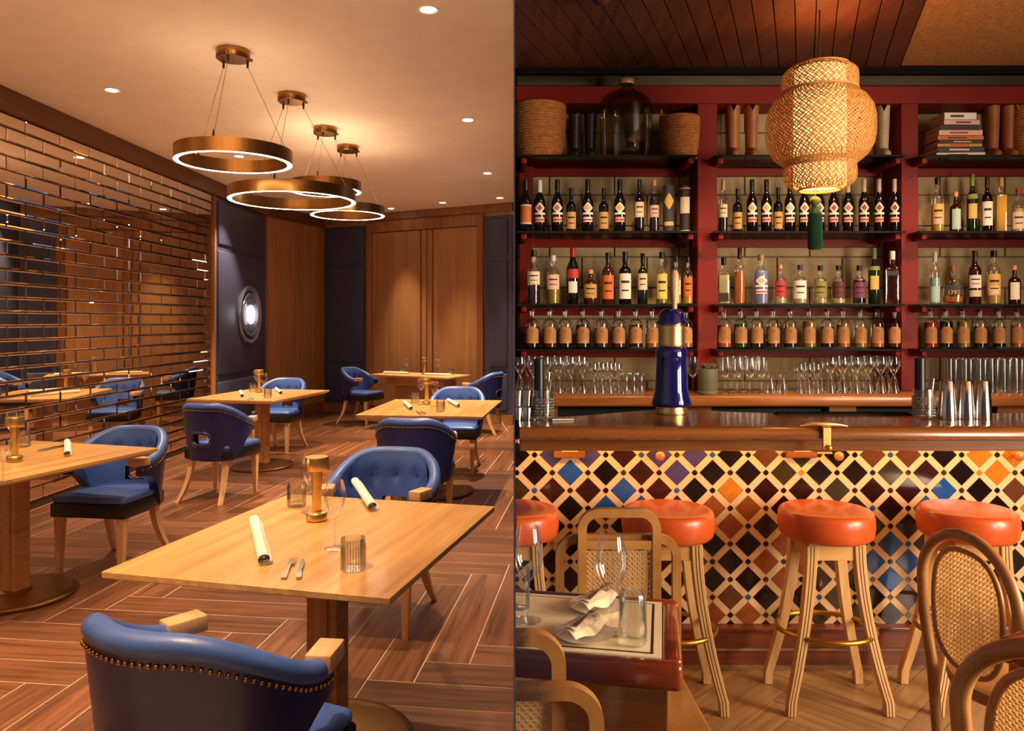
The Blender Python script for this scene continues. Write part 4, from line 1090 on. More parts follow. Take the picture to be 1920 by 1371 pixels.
rowA = [[(986, 337, 23, 'wine', 'dark', 'kblack', [('l', 'orange', .20, .50), ('l2', 'cream', .17, .20), ('l3', 'cream', .50, .53)], 'dark wine bottle with orange label'),
         (1012, 338, 22, 'wine', 'dark', 'kwhite', med('rust'), 'dark wine bottle with white neck and medallion label'),
         (1045, 337, 22, 'wine', 'dark', 'kblack', med('orange'), 'dark medallion wine bottle'), (1071, 353, 19, 'port', 'black', 'kblack', TANL, 'short port bottle with tan label'),
         (1102, 337, 22, 'wine', 'dark', 'kblack', med('pink', 'white'), 'dark wine bottle with pink medallion'), (1132, 353, 19, 'port', 'black', 'kblack', TANL, 'short port bottle with tan label'),
         (1162, 337, 22, 'wine', 'black', 'kblack', med('gold'), 'black wine bottle with gold medallion'), (1199, 337, 18, 'bord', 'dark', 'kblack', [('print', 'cream', .30, .58)], 'slim dark bottle with cream label'),
         (1227, 337, 18, 'spirit', 'clear', 'kcork', [('print', 'pink', .30, .52)], 'slim cork-topped bottle with pink label', 'plumq', .66)],
        [(1356, 337, 17, 'bord', 'clear', 'kcork', [('print', 'cream', .30, .54)], 'slim clear bottle with plum liquid', 'plumq', .30), (1383, 354, 18, 'port', 'black', 'kblack', TANL, 'short port bottle with tan label'),
         (1410, 337, 21, 'wine', 'dark', 'kblack', med('gold'), 'dark wine bottle with gold medallion'), (1437, 337, 21, 'wine', 'dark', 'kblack', med('gold'), 'dark wine bottle with gold medallion'),
         (1459, 352, 18, 'port', 'black', 'kblack', TANL, 'short port bottle with tan label'), (1481, 337, 21, 'wine', 'dark', 'kblack', med('pink', 'white'), 'dark wine bottle with pink medallion'),
         (1508, 337, 21, 'wine', 'dark', 'kblack', med('orange'), 'dark medallion bottle below the lampshade'), (1536, 337, 21, 'wine', 'dark', 'kblack', med('rust'), 'dark medallion bottle half behind the tassel'),
         (1563, 337, 21, 'wine', 'dark', 'kcream', med('rust'), 'dark medallion bottle'), (1590, 337, 21, 'wine', 'dark', 'kcream', med('orange'), 'dark medallion bottle'),
         (1620, 336, 21, 'wine', 'dark', 'kcream', med('rust'), 'cream-necked medallion bottle'), (1648, 336, 21, 'wine', 'dark', 'kcream', med('rust'), 'cream-necked medallion bottle'), (1677, 336, 21, 'wine', 'dark', 'kcream', med('rust'), 'cream-necked medallion bottle')],
        [(1758, 333, 25, 'spirit', 'clear', 'kblack', [('print', 'gold', .16, .52), ('over', 'pink', .18, .32, 40)], 'clear whisky bottle with orange label', 'honey', .5), (1792, 360, 25, 'squat', 'brown', 'kcork', [('l', 'aqua', .10, .58, 40)], 'squat dark red bottle with pale label'),
         (1823, 327, 23, 'bord', 'green', 'kgreen', [('l', 'gold', .25, .50, 44), ('l', 'olive', .58, .66, 60)], 'tall green wine bottle with yellow label'), (1851, 332, 22, 'bord', 'dark', 'kbrown', [('print', 'white', .14, .56)], 'dark wine bottle with large white label'),
         (1877, 333, 24, 'square', 'clear', 'kcork', [], 'tall square bottle of golden spirit', 'honey', .68), (1909, 354, 26, 'squat', 'clear', 'kred', [('print', 'cream', .10, .48)], 'round bottle with red cap and cream label', 'paleq', .55)]]
for bi, row in enumerate(rowA):
    for i, b_ in enumerate(row):
        sq = 6 if b_[3] == 'square' else 0
        bottle(b_[0], b_[1], b_[2], 2, b_[3], b_[4], b_[5], b_[6], b_[7] + ', ' + nth(bi, i, 2), b_[8] if len(b_) > 8 else None, b_[9] if len(b_) > 9 else .6, sq=sq, capfrac=.76 if b_[5] in ('kcream', 'kwhite') else None)
for (px, top, w, m1, m2, lb) in ((1254, 348, 22, 'label_slate', 'label_gold', 'grey presentation tube with round yellow label'), (1284, 349, 20, 'label_ink', 'label_cream', 'black presentation tube with gold rings and cream label')):
    z0 = SH[2] + .001; H = PZ(top, BY) - z0; r = w / 2 / FPX * BY / stretch(px)
    ps = [('tube', mesh('tube', MB().lathe([(r, 0), (r, H * .99), (r * .96, H), (0, H)], 28), m1, 40)),
          ('label', mesh('label', diamond_patch(r * 1.01, .66 * H, r * 1.0, .16 * H) if m2 == 'label_gold' else label_patch(r * 1.01, .42 * H, .76 * H, 60), m2)),
          ('band', mesh('band', label_patch(r * 1.01, .16 * H, .24 * H, 50) if m2 == 'label_gold' else MB().shell([(r * 1.012, .05 * H), (r * 1.012, .07 * H)], 24), 'label_gold')),
          ('band', mesh('band', MB().shell([(r * 1.012, .93 * H), (r * 1.012, .95 * H)], 24), 'label_gold' if m2 != 'label_gold' else m1))]
    thing('gift_tube', lb + ' ending the upper shelf', 'tube', ps, (PX(px, BY), BY, z0), -math.atan2(PX(px, BY), BY) * .75)
rowB = [[(1001, 469, 24, 'spirit', 'clear', 'kblack', [('print', 'cream', .36, .60)], 'clear bottle of red bitters with cream label', 'wine', .34), (1037, 479, 25, 'spirit', 'clear', 'kwhite', [('print', 'pink', .30, .60)], 'clear bottle with white cap and cream label', 'yellowq', .62),
         (1074, 465, 25, 'taper', 'black', 'kred', [('l', 'red', .46, .62, 60), ('l', 'white', .20, .40, 40)], 'black vermouth bottle with red cap'), (1107, 506, 26, 'squat', 'amber', 'kcork', [('print', 'tan', .18, .58)], 'short square-shouldered bottle with cork and tan label'),
         (1140, 474, 23, 'spirit', 'amber', 'kblack', [('print', 'orange', .10, .56)], 'rum bottle with orange label'), (1172, 472, 24, 'bord', 'black', 'kblack', [('print', 'white', .10, .58)], 'black wine bottle with tall white label'),
         (1205, 475, 19, 'bord', 'green', 'kblack', [('print', 'cream', .28, .60)], 'green bottle with cream label'), (1241, 473, 22, 'spirit', 'clear', 'kblack', [('print', 'yellow', .10, .58)], 'clear bottle with yellow label', 'yellowq', .6),
         (1268, 481, 18, 'spirit', 'clear', 'kblack', [('print', 'cream', .2, .5)], 'clear bottle behind the tap handle', 'honey', .5), (1290, 482, 18, 'spirit', 'clear', 'kblack', [('print', 'orange', .16, .56)], 'clear bottle with orange label', 'honey', .55)],
        [(1357, 483, 22, 'square', 'clear', 'kblack', [('l', 'ink', .06, .24)], 'square clear bottle with brown base label', 'paleq', .62), (1387, 465, 20, 'bord', 'clear', 'kbrown', [], 'slim clear bottle of amber spirit', 'amberq', .58),
         (1427, 478, 27, 'spirit', 'clear', 'kcork', [('medal', 'white', 'pink', 'white')], 'pale blue bottle with white diamond label', 'skyq', .68), (1463, 496, 24, 'squat', 'clear', 'kcork', [('print', 'red', .18, .58)], 'clear bottle with red label', 'paleq', .16),
         (1500, 497, 26, 'squat', 'clear', 'kblue', [('print', 'white', .14, .60)], 'clear bottle with white label and blue cap', 'paleq', .14), (1538, 498, 26, 'squat', 'clear', 'kblack', [('print', 'olive', .16, .58)], 'clear bottle with olive label', 'paleq', .14),
         (1572, 498, 26, 'squat', 'clear', 'kblack', [('print', 'maroon', .16, .58)], 'clear bottle with maroon label', 'paleq', .14), (1611, 498, 26, 'squat', 'clear', 'kblack', [('print', 'purple', .16, .56)], 'dark filled bottle with purple label', 'plumq', .62),
         (1639, 465, 23, 'bord', 'green', 'kgreen', [('l', 'gold', .26, .50, 44), ('l', 'olive', .60, .67, 60)], 'green wine bottle with yellow label'), (1673, 471, 26, 'square', 'clear', 'kwhite', [('l', 'slate', .54, .62)], 'square clear vodka bottle', None)],
        [(1753, 472, 20, 'bord', 'clear', 'kwhite', [('l', 'aqua', .04, .34)], 'pale frosted bottle with white top', 'aquaq', .5), (1787, 499, 40, 'flask', 'clear', 'kwood', [('l', 'slate', .24, .50, 44)], 'broad round-shouldered bottle with a number on its front', 'amberq', .20),
         (1828, 470, 25, 'spirit', 'brown', 'kbrown', [('print', 'white', .30, .54), ('l', 'cream', .14, .26)], 'dark brown bottle with white and cream labels'), (1863, 470, 28, 'spirit', 'clear', 'kblack', [('print', 'gold', .16, .56), ('over', 'cream', .18, .34, 40)], 'clear whisky bottle with yellow label', 'honey', .5),
         (1902, 498, 25, 'squat', 'brown', 'kcork', [('l', 'white', .12, .56, 44)], 'dark red bottle with white side label')]]
for bi, row in enumerate(rowB):
    for i, b_ in enumerate(row):
        sq = 6 if b_[3] == 'square' else 0
        fl_ = b_[3] == 'flask'
        bottle(b_[0], b_[1], b_[2], 3, b_[3], b_[4], b_[5], b_[6], b_[7] + ', ' + nth(bi, i, 3), b_[8] if len(b_) > 8 else None, b_[9] if len(b_) > 9 else .6, sq=sq, ysc=.5 if fl_ else 1, text='1792' if fl_ else None)
rowC = [[(998, 'blackq', .55), (1031, 'brownq', .5), (1060, 'blackq', .5), (1093, 'blackq', .6), (1128, 'brownq', .5), (1160, 'brownq', .55), (1192, 'wine', .6), (1223, 'amberq', .35), (1286, 'amberq', .4)],
        [(1358, 'orangeq', .6), (1389, 'greenq', .62), (1419, 'plumq', .5), (1450, 'brownq', .55), (1482, 'plumq', .5), (1517, 'yellowq', .68), (1551, 'wine', .55), (1581, 'orangeq', .6), (1613, 'yellowq', .3), (1645, 'amberq', .3), (1677, 'brownq', .5)],
        [(1745, 'redq', .66), (1774, 'blackq', .68), (1806, 'yellowq', .68), (1838, 'plumq', .55), (1873, 'blackq', .55), (1907, 'amberq', .6)]]
QN = {'blackq': 'black', 'brownq': 'brown', 'wine': 'dark red', 'amberq': 'amber', 'orangeq': 'orange', 'greenq': 'green', 'plumq': 'plum', 'yellowq': 'yellow', 'redq': 'red'}
for bi, row in enumerate(rowC):
    for i, (px, q, fl_) in enumerate(row):
        bottle(px, 580, 27, 4, 'apoth', 'clear', 'kbrown', [('arch', 'kraft', .12, .55)], 'kraft-labelled bottle of %s infusion, %s' % (QN[q], nth(bi, i, 4)), q, fl_, group='infusion bottles on the lower shelf')
# ---- glasses on the back counter
def gprof(h, rb, rf, waist=.5):
    return [(0, .002), (rf, 0), (rf * .98, .004), (rf * .55, h * (waist - .12)), (.006, h * waist), (rb * .55, h * (waist + .12)), (rb, h * .74), (rb * 1.0, h * .84), (rb * .9, h)]
GOB = mesh('goblet', MB().shell(gprof(.215, .037, .033), 18), 'crystal_glass', 70)
GOB2 = mesh('rocks_goblet', MB().shell(gprof(.175, .028, .026), 16), 'crystal_glass', 70)
TUL = mesh('stem_glass', MB().shell([(0, .002), (.032, 0), (.03, .004), (.004, .012), (.0035, .085), (.008, .092), (.03, .12), (.035, .15), (.031, .215)], 18), 'crystal_glass', 70)
HIB = mesh('highball', MB().shell([(0, .004), (.03, 0), (.031, .01), (.034, .2)], 18).shell([(.0315, .2), (.029, .02), (0, .016)], 18), 'crystal_glass', 70)
LOW = mesh('low_tumbler', MB().shell([(0, .004), (.026, 0), (.028, .06), (.024, .065), (.03, .12)], 16), 'crystal_glass', 70)
CAR = mesh('carafe', MB().shell([(0, .003), (.03, 0), (.032, .01), (.031, .05), (.017, .082), (.016, .098), (.025, .122)], 18), 'crystal_glass', 70)
def glasses(me, name, cat, xs, y, desc, grp):
    for i, px in enumerate(xs):
        single(name, me, '%s, %s from the divider' % (desc, ordinal(i)), cat, (PX(px, y), y, ZC + .001), 0, grp)
glasses(GOB, 'goblet', 'glass', [975, 999, 1023, 1047, 1070, 1092], 4.62, 'clear goblet in the front row behind the cut glass jar', 'goblets by the divider')
glasses(GOB, 'goblet', 'glass', [988, 1012, 1036, 1059, 1082], 4.80, 'clear goblet in the back row behind the cut glass jar', 'goblets by the divider')
glasses(GOB2, 'goblet', 'glass', [1113, 1128, 1143, 1158], 4.62, 'small clear goblet beside the low tumblers', 'small goblets')
glasses(GOB2, 'goblet', 'glass', [1120, 1136, 1151], 4.79, 'small clear goblet in the row behind, beside the low tumblers', 'small goblets')
glasses(LOW, 'low_tumbler', 'glass', [1172, 1186, 1200], 4.594, 'low clear tumbler before the beer tap', 'low tumblers')
glasses(TUL, 'stem_glass', 'glass', [1299], 4.645, 'clear stem glass between beer tap and sage planter', 'stem glasses')
glasses(TUL, 'stem_glass', 'glass', [1360, 1383, 1406, 1428], 4.594, 'clear stem glass in the front row beside the planter', 'stem glasses')
glasses(TUL, 'stem_glass', 'glass', [1371, 1394, 1417], 4.77, 'clear stem glass in the back row beside the planter', 'stem glasses')
glasses(CAR, 'carafe', 'carafe', [1444, 1467], 4.594, 'small glass carafe between the stem glasses and goblets', 'small carafes')
glasses(GOB2, 'goblet', 'glass', [1499, 1515, 1531], 4.594, 'small clear goblet next to the carafes', 'small goblets')
glasses(GOB2, 'goblet', 'glass', [1507, 1523, 1539], 4.76, 'small clear goblet in the row behind, next to the carafes', 'small goblets')
glasses(GOB, 'goblet', 'glass', [1557, 1580, 1604, 1628, 1652, 1676], 4.62, 'clear goblet in the front row under the middle bay', 'goblets under the middle bay')
glasses(GOB, 'goblet', 'glass', [1569, 1592, 1616, 1640, 1663], 4.80, 'clear goblet in the back row under the middle bay', 'goblets under the middle bay')
glasses(HIB, 'highball', 'glass', [1788, 1816, 1843, 1866, 1889, 1912], 4.645, 'tall clear highball glass behind the shaker tins', 'highball glasses')
glasses(HIB, 'highball', 'glass', [1801, 1829, 1855, 1878, 1901], 4.81, 'tall clear highball glass in the row behind, by the shaker tins', 'highball glasses')
pz = Vector((PX(1327, 4.54), 4.54, ZC + .001)); pr_ = 19 / FPX * 4.54 / stretch(1327)
pl_ = [('pot', mesh('pot', MB().lathe([(pr_ * .94, 0), (pr_, .006), (pr_, .018), (pr_ * .97, .022), (pr_, .026), (pr_, .15), (pr_ * .9, .15), (pr_ * .88, .135), (0, .132)], 36), 'planter_sage', 40))]
for i in range(9):
    a = i * 2.4; rr = .010 + .035 * (i / 9)
    lf = MB()
    for j in range(7):
        b = 2 * math.pi * j / 7; lf.tube([(rr * math.cos(a), rr * math.sin(a), .146), (rr * math.cos(a) + .009 * math.cos(b), rr * math.sin(a) + .009 * math.sin(b), .164), (rr * math.cos(a) + .015 * math.cos(b), rr * math.sin(a) + .015 * math.sin(b), .182)], [.003, .005, .001], 5)
    pl_.append(('rosette', mesh('rosette', lf, 'succulent', 60)))
thing('planter', 'sage green pot of small succulents on the back counter', 'planter', pl_, pz)
# ---- top shelf display
Z1 = SH[1] + .001
def basket(px, top, w, label, handles=True):
    y = 4.786; H = PZ(top, y) - Z1; r = w / 2 / FPX * y / stretch(px)
    rings = MB(); n = max(8, int(H / .016)); k_seg = 40
    for i in range(n):
        z = (i + .5) * H / n; rr = r * (.86 + .14 * math.sin(min(1, i / n * 1.3) * math.pi / 2)); 
        pts = []
        for k in range(k_seg):
            a = 2 * math.pi * k / k_seg; w_ = rr + .003 * math.sin(k * math.pi + i * math.pi)
            pts.append((w_ * math.cos(a), w_ * math.sin(a), z))
        rings.tube(pts, H / n * .56, 5, True)
    ps = [('woven_wall', mesh('woven_wall', rings, 'basket_straw', 60)), ('bottom', mesh('bottom', MB().lathe([(r * .86, .001), (r * .86, .012), (0, .012)], 24), 'basket_straw'))]
    if handles:
        for s_ in (-1, 1):
            ps.append(('handle', mesh('handle', MB().tube([(s_ * r * .98, -.035 + .07 * i / 10, H * .9 + .075 * math.sin(math.pi * i / 10)) for i in range(11)], .007, 6), 'basket_straw', 60)))
    thing('basket', label, 'basket', ps, (PX(px, y), y, Z1), 0, 'straw baskets on the top shelf')
basket(1011, 200, 96, 'large straw basket on the top shelf against the divider wall')
basket(1274, 221, 72, 'small straw basket with looped handle beside the glass demijohn')
basket(1926, 200, 56, 'straw basket at the picture edge beside the tan boots')
def boot_parts(H, r, mat, dip):
    sh = MB(); N = 24
    def fn(u, v):
        a = 2 * math.pi * u; z = .055 + (H - .055) * v
        rr = r * (.82 + .22 * v); top = dip * H * (abs(math.sin(a)) ** 3) * (v ** 6)
        return (rr * .82 * math.cos(a), rr * math.sin(a) + .012 * (1 - v), z - dip * H * .8 * (v ** 4) * (1 - abs(math.cos(a))) ** 2)
    sh.grid(fn, N, 10)
    foot = MB()
    pts = [(0, .045, .035), (0, .01, .04), (0, -.04, .036), (0, -.085, .026), (0, -.12, .018), (0, -.14, .012)]
    foot.tube(pts, [r * .72, r * .82, r * .8, r * .68, r * .5, r * .2], 12)
    foot.v = [(x, y, max(z, .006)) for x, y, z in foot.v]
    sole = MB().prism([(-r * .7, .05), (-r * .75, -.03), (-r * .6, -.1), (0, -.142), (r * .6, -.1), (r * .75, -.03), (r * .7, .05), (0, .075)], 0, .008)
    heel = MB().box((0, .05, .014), (r * 1.3, .045, .028))
    return [('shaft', mesh('shaft', sh, mat, 60)), ('foot', mesh('foot', foot, mat, 60)), ('sole', mesh('sole', sole, 'boot_dark')), ('heel', mesh('heel', heel, 'boot_dark', bevel=.003))]
def boots(pxs, top, w, mat, label, y=4.82, dip=.22, rz=0):
    H = PZ(top, y) - Z1; r = w / 2 / FPX * y
    ps = boot_parts(H, r, mat, dip)
    for i, px in enumerate(pxs):
        thing('boot', '%s, %s' % (label, 'divider side' if i == 0 else 'other of its pair'), 'boot', ps, (PX(px, y), y, Z1), R(rz) - math.atan2(PX(px, y), y) * .6, 'boots on the top shelf')
boots((1078, 1107), 214, 28, 'boot_dark', 'low dark boot tied with cord behind the big straw basket', dip=.05)
boots((1374, 1409), 194, 32, 'boot_tan', 'tan western boot between the red post and the woven lamp')
boots((1655,), 194, 30, 'boot_cream', 'cream western boot half hidden behind the woven lamp')
boots((1861, 1891), 177, 30, 'boot_tan', 'tall tan western boot beside the stack of books')
# demijohn
y_ = 4.77; rd = 49 / FPX * y_ / stretch(1174); Hd = PZ(150, y_) - Z1
dj = [('glass_body', mesh('glass_body', MB().lathe([(rd * .8, 0), (rd * .95, .02), (rd, .07), (rd, .62 * Hd), (rd * .93, .72 * Hd), (rd * .7, .80 * Hd), (rd * .36, .86 * Hd), (rd * .28, .90 * Hd), (rd * .27, Hd), (0, Hd)], 44), 'demijohn_glass', 50)),
      ('neck_ring', mesh('neck_ring', MB().lathe([(rd * .29, .94 * Hd), (rd * .30, .95 * Hd), (rd * .30, 1.0 * Hd), (rd * .2, 1.01 * Hd)], 20), 'cap_kcork', 40)),
      ('stopper', mesh('stopper', MB().lathe([(rd * .2, Hd), (rd * .22, Hd + .03), (rd * .12, Hd + .04), (0, Hd + .04)], 14), 'clear_glass', 50))]
thing('demijohn', 'large smoky glass demijohn with narrow neck on the top shelf', 'demijohn', dj, (PX(1174, y_), y_, Z1))
# books
bk = [(282, 290, 92, 'label_white'), (272, 282, 92, 'label_slate'), (266, 272, 86, 'label_tan'), (260, 266, 84, 'label_slate'), (252, 260, 88, 'label_orange'), (242, 252, 84, 'label_pink'), (232, 241, 78, 'label_slate'), (222, 231, 70, 'label_pink'), (209, 222, 62, 'label_white')]
bn = ['white', 'charcoal', 'tan', 'dark grey', 'orange', 'rose patterned', 'blue grey', 'pink', 'cream']
zc = Z1; yb = 4.77
for i, (a, b, w, m) in enumerate(bk):
    th = (b - a) / FPX * yb * 1.02; w_ = w / FPX * yb / 1.05
    ps = [('cover', mesh('cover', MB().box((0, 0, .0015), (w_, .17, .003)).box((0, 0, th - .0015), (w_, .17, .003)).box((0, -.0835, th / 2), (w_, .003, th)), m)),
          ('pages', mesh('pages', MB().box((0, .002, th / 2), (w_ - .008, .16, th - .006)), 'label_cream')),
          ('spine_title', mesh('spine_title', MB().box((-.02 + .01 * (i % 4), -.0852, th / 2), (w_ * .42, .0008, th * .32)), 'label_red' if i in (5, 2) else ('label_pink' if i in (1, 3) else 'label_slate')))]
    thing('book', '%s book, %s from the bottom of the stack on the top shelf' % (bn[i], ordinal(i)), 'book', ps, (PX(1786 + random.uniform(-2, 2), yb), yb, zc), R(random.uniform(-3, 3)), 'stack of books'); zc += th + .0005
# ---- woven pendant lamp
ly = 3.72; lx = PX(1537, ly); ls = ly / FPX / stretch(1537); ztop = PZ(132, ly)
lm = empty('woven_lamp', (lx, ly, ztop)); tag(lm, 'large three-tiered woven bamboo pendant lamp with green tassel', 'pendant lamp')
def zz(y): return PZ(y, ly) - ztop
def weave(name, prof, n, twist, width, seg=26, k=1.0):
    ys = [p[0] for p in prof]; rs = [p[1] for p in prof]
    def rad(v):
        t = v * (len(prof) - 1); i = min(int(t), len(prof) - 2); f = t - i
        return (rs[i] + (rs[i + 1] - rs[i]) * f) * ls * k, zz(ys[i] + (ys[i + 1] - ys[i]) * f)
    mb = MB()
    for d in (1, -1):
        for s_ in range(n):
            vs = []
            for j in range(seg + 1):
                v = j / seg; r_, z_ = rad(v); r_ += .0012 * d * (1 if (s_ + j) % 2 else -1)
                a = 2 * math.pi * s_ / n + d * twist * v; da = width / 2 / max(r_, .02)
                vs += [(r_ * math.cos(a - da), r_ * math.sin(a - da), z_), (r_ * math.cos(a + da), r_ * math.sin(a + da), z_)]
            mb.add(vs, [(2 * j, 2 * j + 1, 2 * j + 3, 2 * j + 2) for j in range(seg)])
    rims = []
    for e_ in (0, 1):
        r_, z_ = rad(e_); rims.append(MB().tube([(r_ * math.cos(2 * math.pi * i / 48), r_ * math.sin(2 * math.pi * i / 48), z_) for i in range(48)], .005, 6, True))
    o = ob(name, mesh(name, mb, 'bamboo'), lm)
    for q_ in rims: ob('rim_hoop', mesh('rim_hoop', q_, 'bamboo', 60), o)
    return o
def barrel(y0, y1, r0, rm, r1, n=9):
    out = []
    for i in range(n):
        t = i / (n - 1); e_ = 1 - abs(2 * t - 1) ** 3.2; rr = (r0 if t < .5 else r1) + (rm - (r0 if t < .5 else r1)) * e_; out.append((y0 + (y1 - y0) * t, rr))
    return out
t1 = barrel(126, 172, 55, 73, 72); t2 = barrel(170, 312, 62, 105, 66); t3 = barrel(302, 356, 66, 70, 42)
weave('upper_tier', t1, 56, .9, .0058, 12); weave('middle_tier', t2, 72, 1.9, .0068, 30); weave('lower_tier', t3, 56, 1.1, .0058, 14)
for nm, t_, n_, tw_ in (('upper_liner', t1, 40, -.7), ('middle_liner', t2, 54, -1.5), ('lower_liner', t3, 40, -.8)): weave(nm, t_, n_, tw_, .006, 16, .95)
ob('paper_diffuser', mesh('paper_diffuser', MB().shell([(48 * ls, zz(130)), (50 * ls, zz(180)), (50 * ls, zz(350))], 32), 'paper_glow', 60), lm)
ob('cord', mesh('cord', MB().tube([(0, 0, zz(126)), (0, 0, CEB - ztop)], .004, 6), 'black_cable', 60), lm)
tz = MB()
ts = ob('tassel', mesh('tassel', MB().lathe([(.030, zz(468)), (.031, zz(440)), (.029, zz(400)), (.020, zz(394)), (.014, zz(388))], 22), 'tassel_green', 60), lm, (-.026, -.01, 0))
ob('tassel_knot', mesh('tassel_knot', MB().ball((0, 0, zz(378)), .026, 14, 8, .9), 'tassel_olive', 60), ts)
ob('tassel_cord', mesh('tassel_cord', MB().tube([(0, 0, zz(372)), (.012, .004, zz(340))], .002, 5), 'tassel_olive'), ts)
fr_ = MB()
for i in range(30):
    a = 2 * math.pi * i / 30; fr_.tube([(.031 * math.cos(a), .031 * math.sin(a), zz(466)), (.029 * math.cos(a), .029 * math.sin(a), zz(402))], .0035, 4)
ob('tassel_threads', mesh('tassel_threads', fr_, 'tassel_green', 60), ts, kind='stuff')
for sx_, sy_ in ((.7, 3.75), (1.7, 3.75), (2.7, 3.75)):  # bare spots without fixtures, added to brighten bar and shelves
    s_ = spot((sx_, sy_, CEB - .03), 95, 80, .7, (1, .68, .4), .06, 'bar_ceiling_spot'); s_.rotation_euler = (R(26), 0, 0)
point((lx, ly, zz(240) + ztop), 16, (1, .62, .26), .1, 'woven_lamp_bulb')
# ceiling eyeball light
g_ = Vector((PX(1128, 3.49), 3.49, CEB - .001))
eb = [('flange', mesh('flange', MB().lathe([(.075, 0), (.085, -.006), (.07, -.016), (.05, -.02)], 32), 'bar_dark', 40)), ('eyeball', mesh('eyeball', MB().ball((0, 0, -.026), .045, 20, 10), 'cap_kbrown', 60))]
thing('ceiling_spot', 'dark swivel spotlight set in the boarded bar ceiling', 'ceiling light', eb, g_)
# ---- bar stools
def stool_parts():
    seat = MB().lathe([(.150, .650), (.168, .653), (.178, .664), (.183, .70), (.181, .735), (.176, .750), (.168, .757), (.150, .760), (0, .762)], 64)
    ps = [('seat_pad', mesh('seat_pad', seat, 'orange_vinyl', 50)), ('seat_plate', mesh('seat_plate', MB().box((0, 0, .645), (.22, .22, .016)), 'ash_wood_rail', bevel=.003))]
    for (x, y, rz) in ((0, -.088, 0), (0, .088, 0), (-.088, 0, 90), (.088, 0, 90)):
        ps.append(('rail', mesh('rail', MB().box((x, y, .608), (.18, .02, .058), R(rz)), 'ash_wood_rail', bevel=.002)))
    for sx in (-1, 1):
        for sy in (-1, 1):
            pts = []; sec = []; N = 12
            for i in range(N + 1):
                k = i / N; z = .642 * (1 - k)
                ex = .092 + .108 * (k ** 1.7) if k < .93 else .092 + .108 * (.93 ** 1.7)
                ey = .088 + .052 * (k ** 1.7) if k < .93 else .088 + .052 * (.93 ** 1.7)
                w = (.044 - .010 * k) / 2; d = (.036 - .004 * k) / 2
                pts.append((sx * ex, sy * ey, z)); sec.append([(-w, -d, 0), (w, -d, 0), (w, d, 0), (-w, d, 0)])
            lm_ = mesh('leg', MB().sweep(pts, sec), 'ash_wood', 40, .003, 1)
            gr = MB()
            for o_ in (-.006, .006):
                gp = [(p[0] + o_, p[1] + sy * (s_[2][1] + .0003), p[2]) for p, s_ in zip(pts, sec)]
                gr.sweep(gp, [[(-.0012, -.0006, 0), (.0012, -.0006, 0), (.0012, .0006, 0), (-.0012, .0006, 0)]] * len(gp))
            ps.append(('leg', lm_, [('leg_groove', mesh('leg_groove', gr, 'leg_line')), ('glide', mesh('glide', MB().lathe([(.011, -.001), (.011, .006)], 12, (pts[-1][0], pts[-1][1], 0)), 'steel', 40))]))
    N = 56
    ps.append(('foot_ring', mesh('foot_ring', MB().tube([(.188 * math.cos(2 * math.pi * i / N), .16 * math.sin(2 * math.pi * i / N), .285) for i in range(N)], .010, 8, True), 'brass_ring', 60)))
    return ps
STL = stool_parts()
for px, lb in ((962, 'orange bar stool cut by the divider wall'), (1252, 'orange bar stool half hidden behind the square cane chair'), (1548, 'orange bar stool standing free with its brass foot ring in view'), (1813, 'orange bar stool behind the round-backed cane chair')):
    y = 3.08; thing('bar_stool', lb, 'stool', STL, (PX(px, y), y, 0), 0, 'orange bar stools')
# ---- cane chairs
def cane(fn_in, x0, x1, z0, z1, y, step=.0150, w=.0036):
    mb = MB()
    def seg(p, q, o):
        d = Vector((q[0] - p[0], q[1] - p[1])); L = d.length
        if L < .004: return
        d /= L; n = Vector((-d.y, d.x)) * w / 2
        mb.add([(p[0] + n.x, y + o, p[1] + n.y), (p[0] - n.x, y + o, p[1] - n.y), (q[0] - n.x, y + o, q[1] - n.y), (q[0] + n.x, y + o, q[1] + n.y)], [(0, 1, 2, 3)])
    def line(p, q, o):
        N = 60; run = None
        for i in range(N + 1):
            t = i / N; c = (p[0] + (q[0] - p[0]) * t, p[1] + (q[1] - p[1]) * t)
            if fn_in(*c):
                if run is None: run = c
                last = c
            elif run is not None: seg(run, last, o); run = None
        if run is not None: seg(run, last, o)
    x = x0
    while x <= x1:
        line((x - .0026, z0), (x - .0026, z1), .0006); line((x + .0026, z0), (x + .0026, z1), .0006); x += step
    z = z0
    while z <= z1:
        line((x0, z - .0026), (x1, z - .0026), -.0006); line((x0, z + .0026), (x1, z + .0026), -.0006); z += step
    Lz = z1 - z0; c = x0 - Lz
    while c <= x1:
        line((c, z0), (c + Lz, z1), .0012); line((c + Lz, z0), (c, z1), -.0012); c += step
    return mb
def band(pts, w, t):   # flat bent band in a plane of constant y (rectangular section)
    P_ = [Vector(p) for p in pts]; sec = []
    for i in range(len(P_)):
        d = (P_[min(i + 1, len(P_) - 1)] - P_[max(i - 1, 0)]).normalized(); n = Vector((-d.z, 0, d.x)) * w / 2
        u = Vector((0, t / 2, 0)); sec.append([-n - u, n - u, n + u, -n + u])
    return MB().sweep(P_, sec)
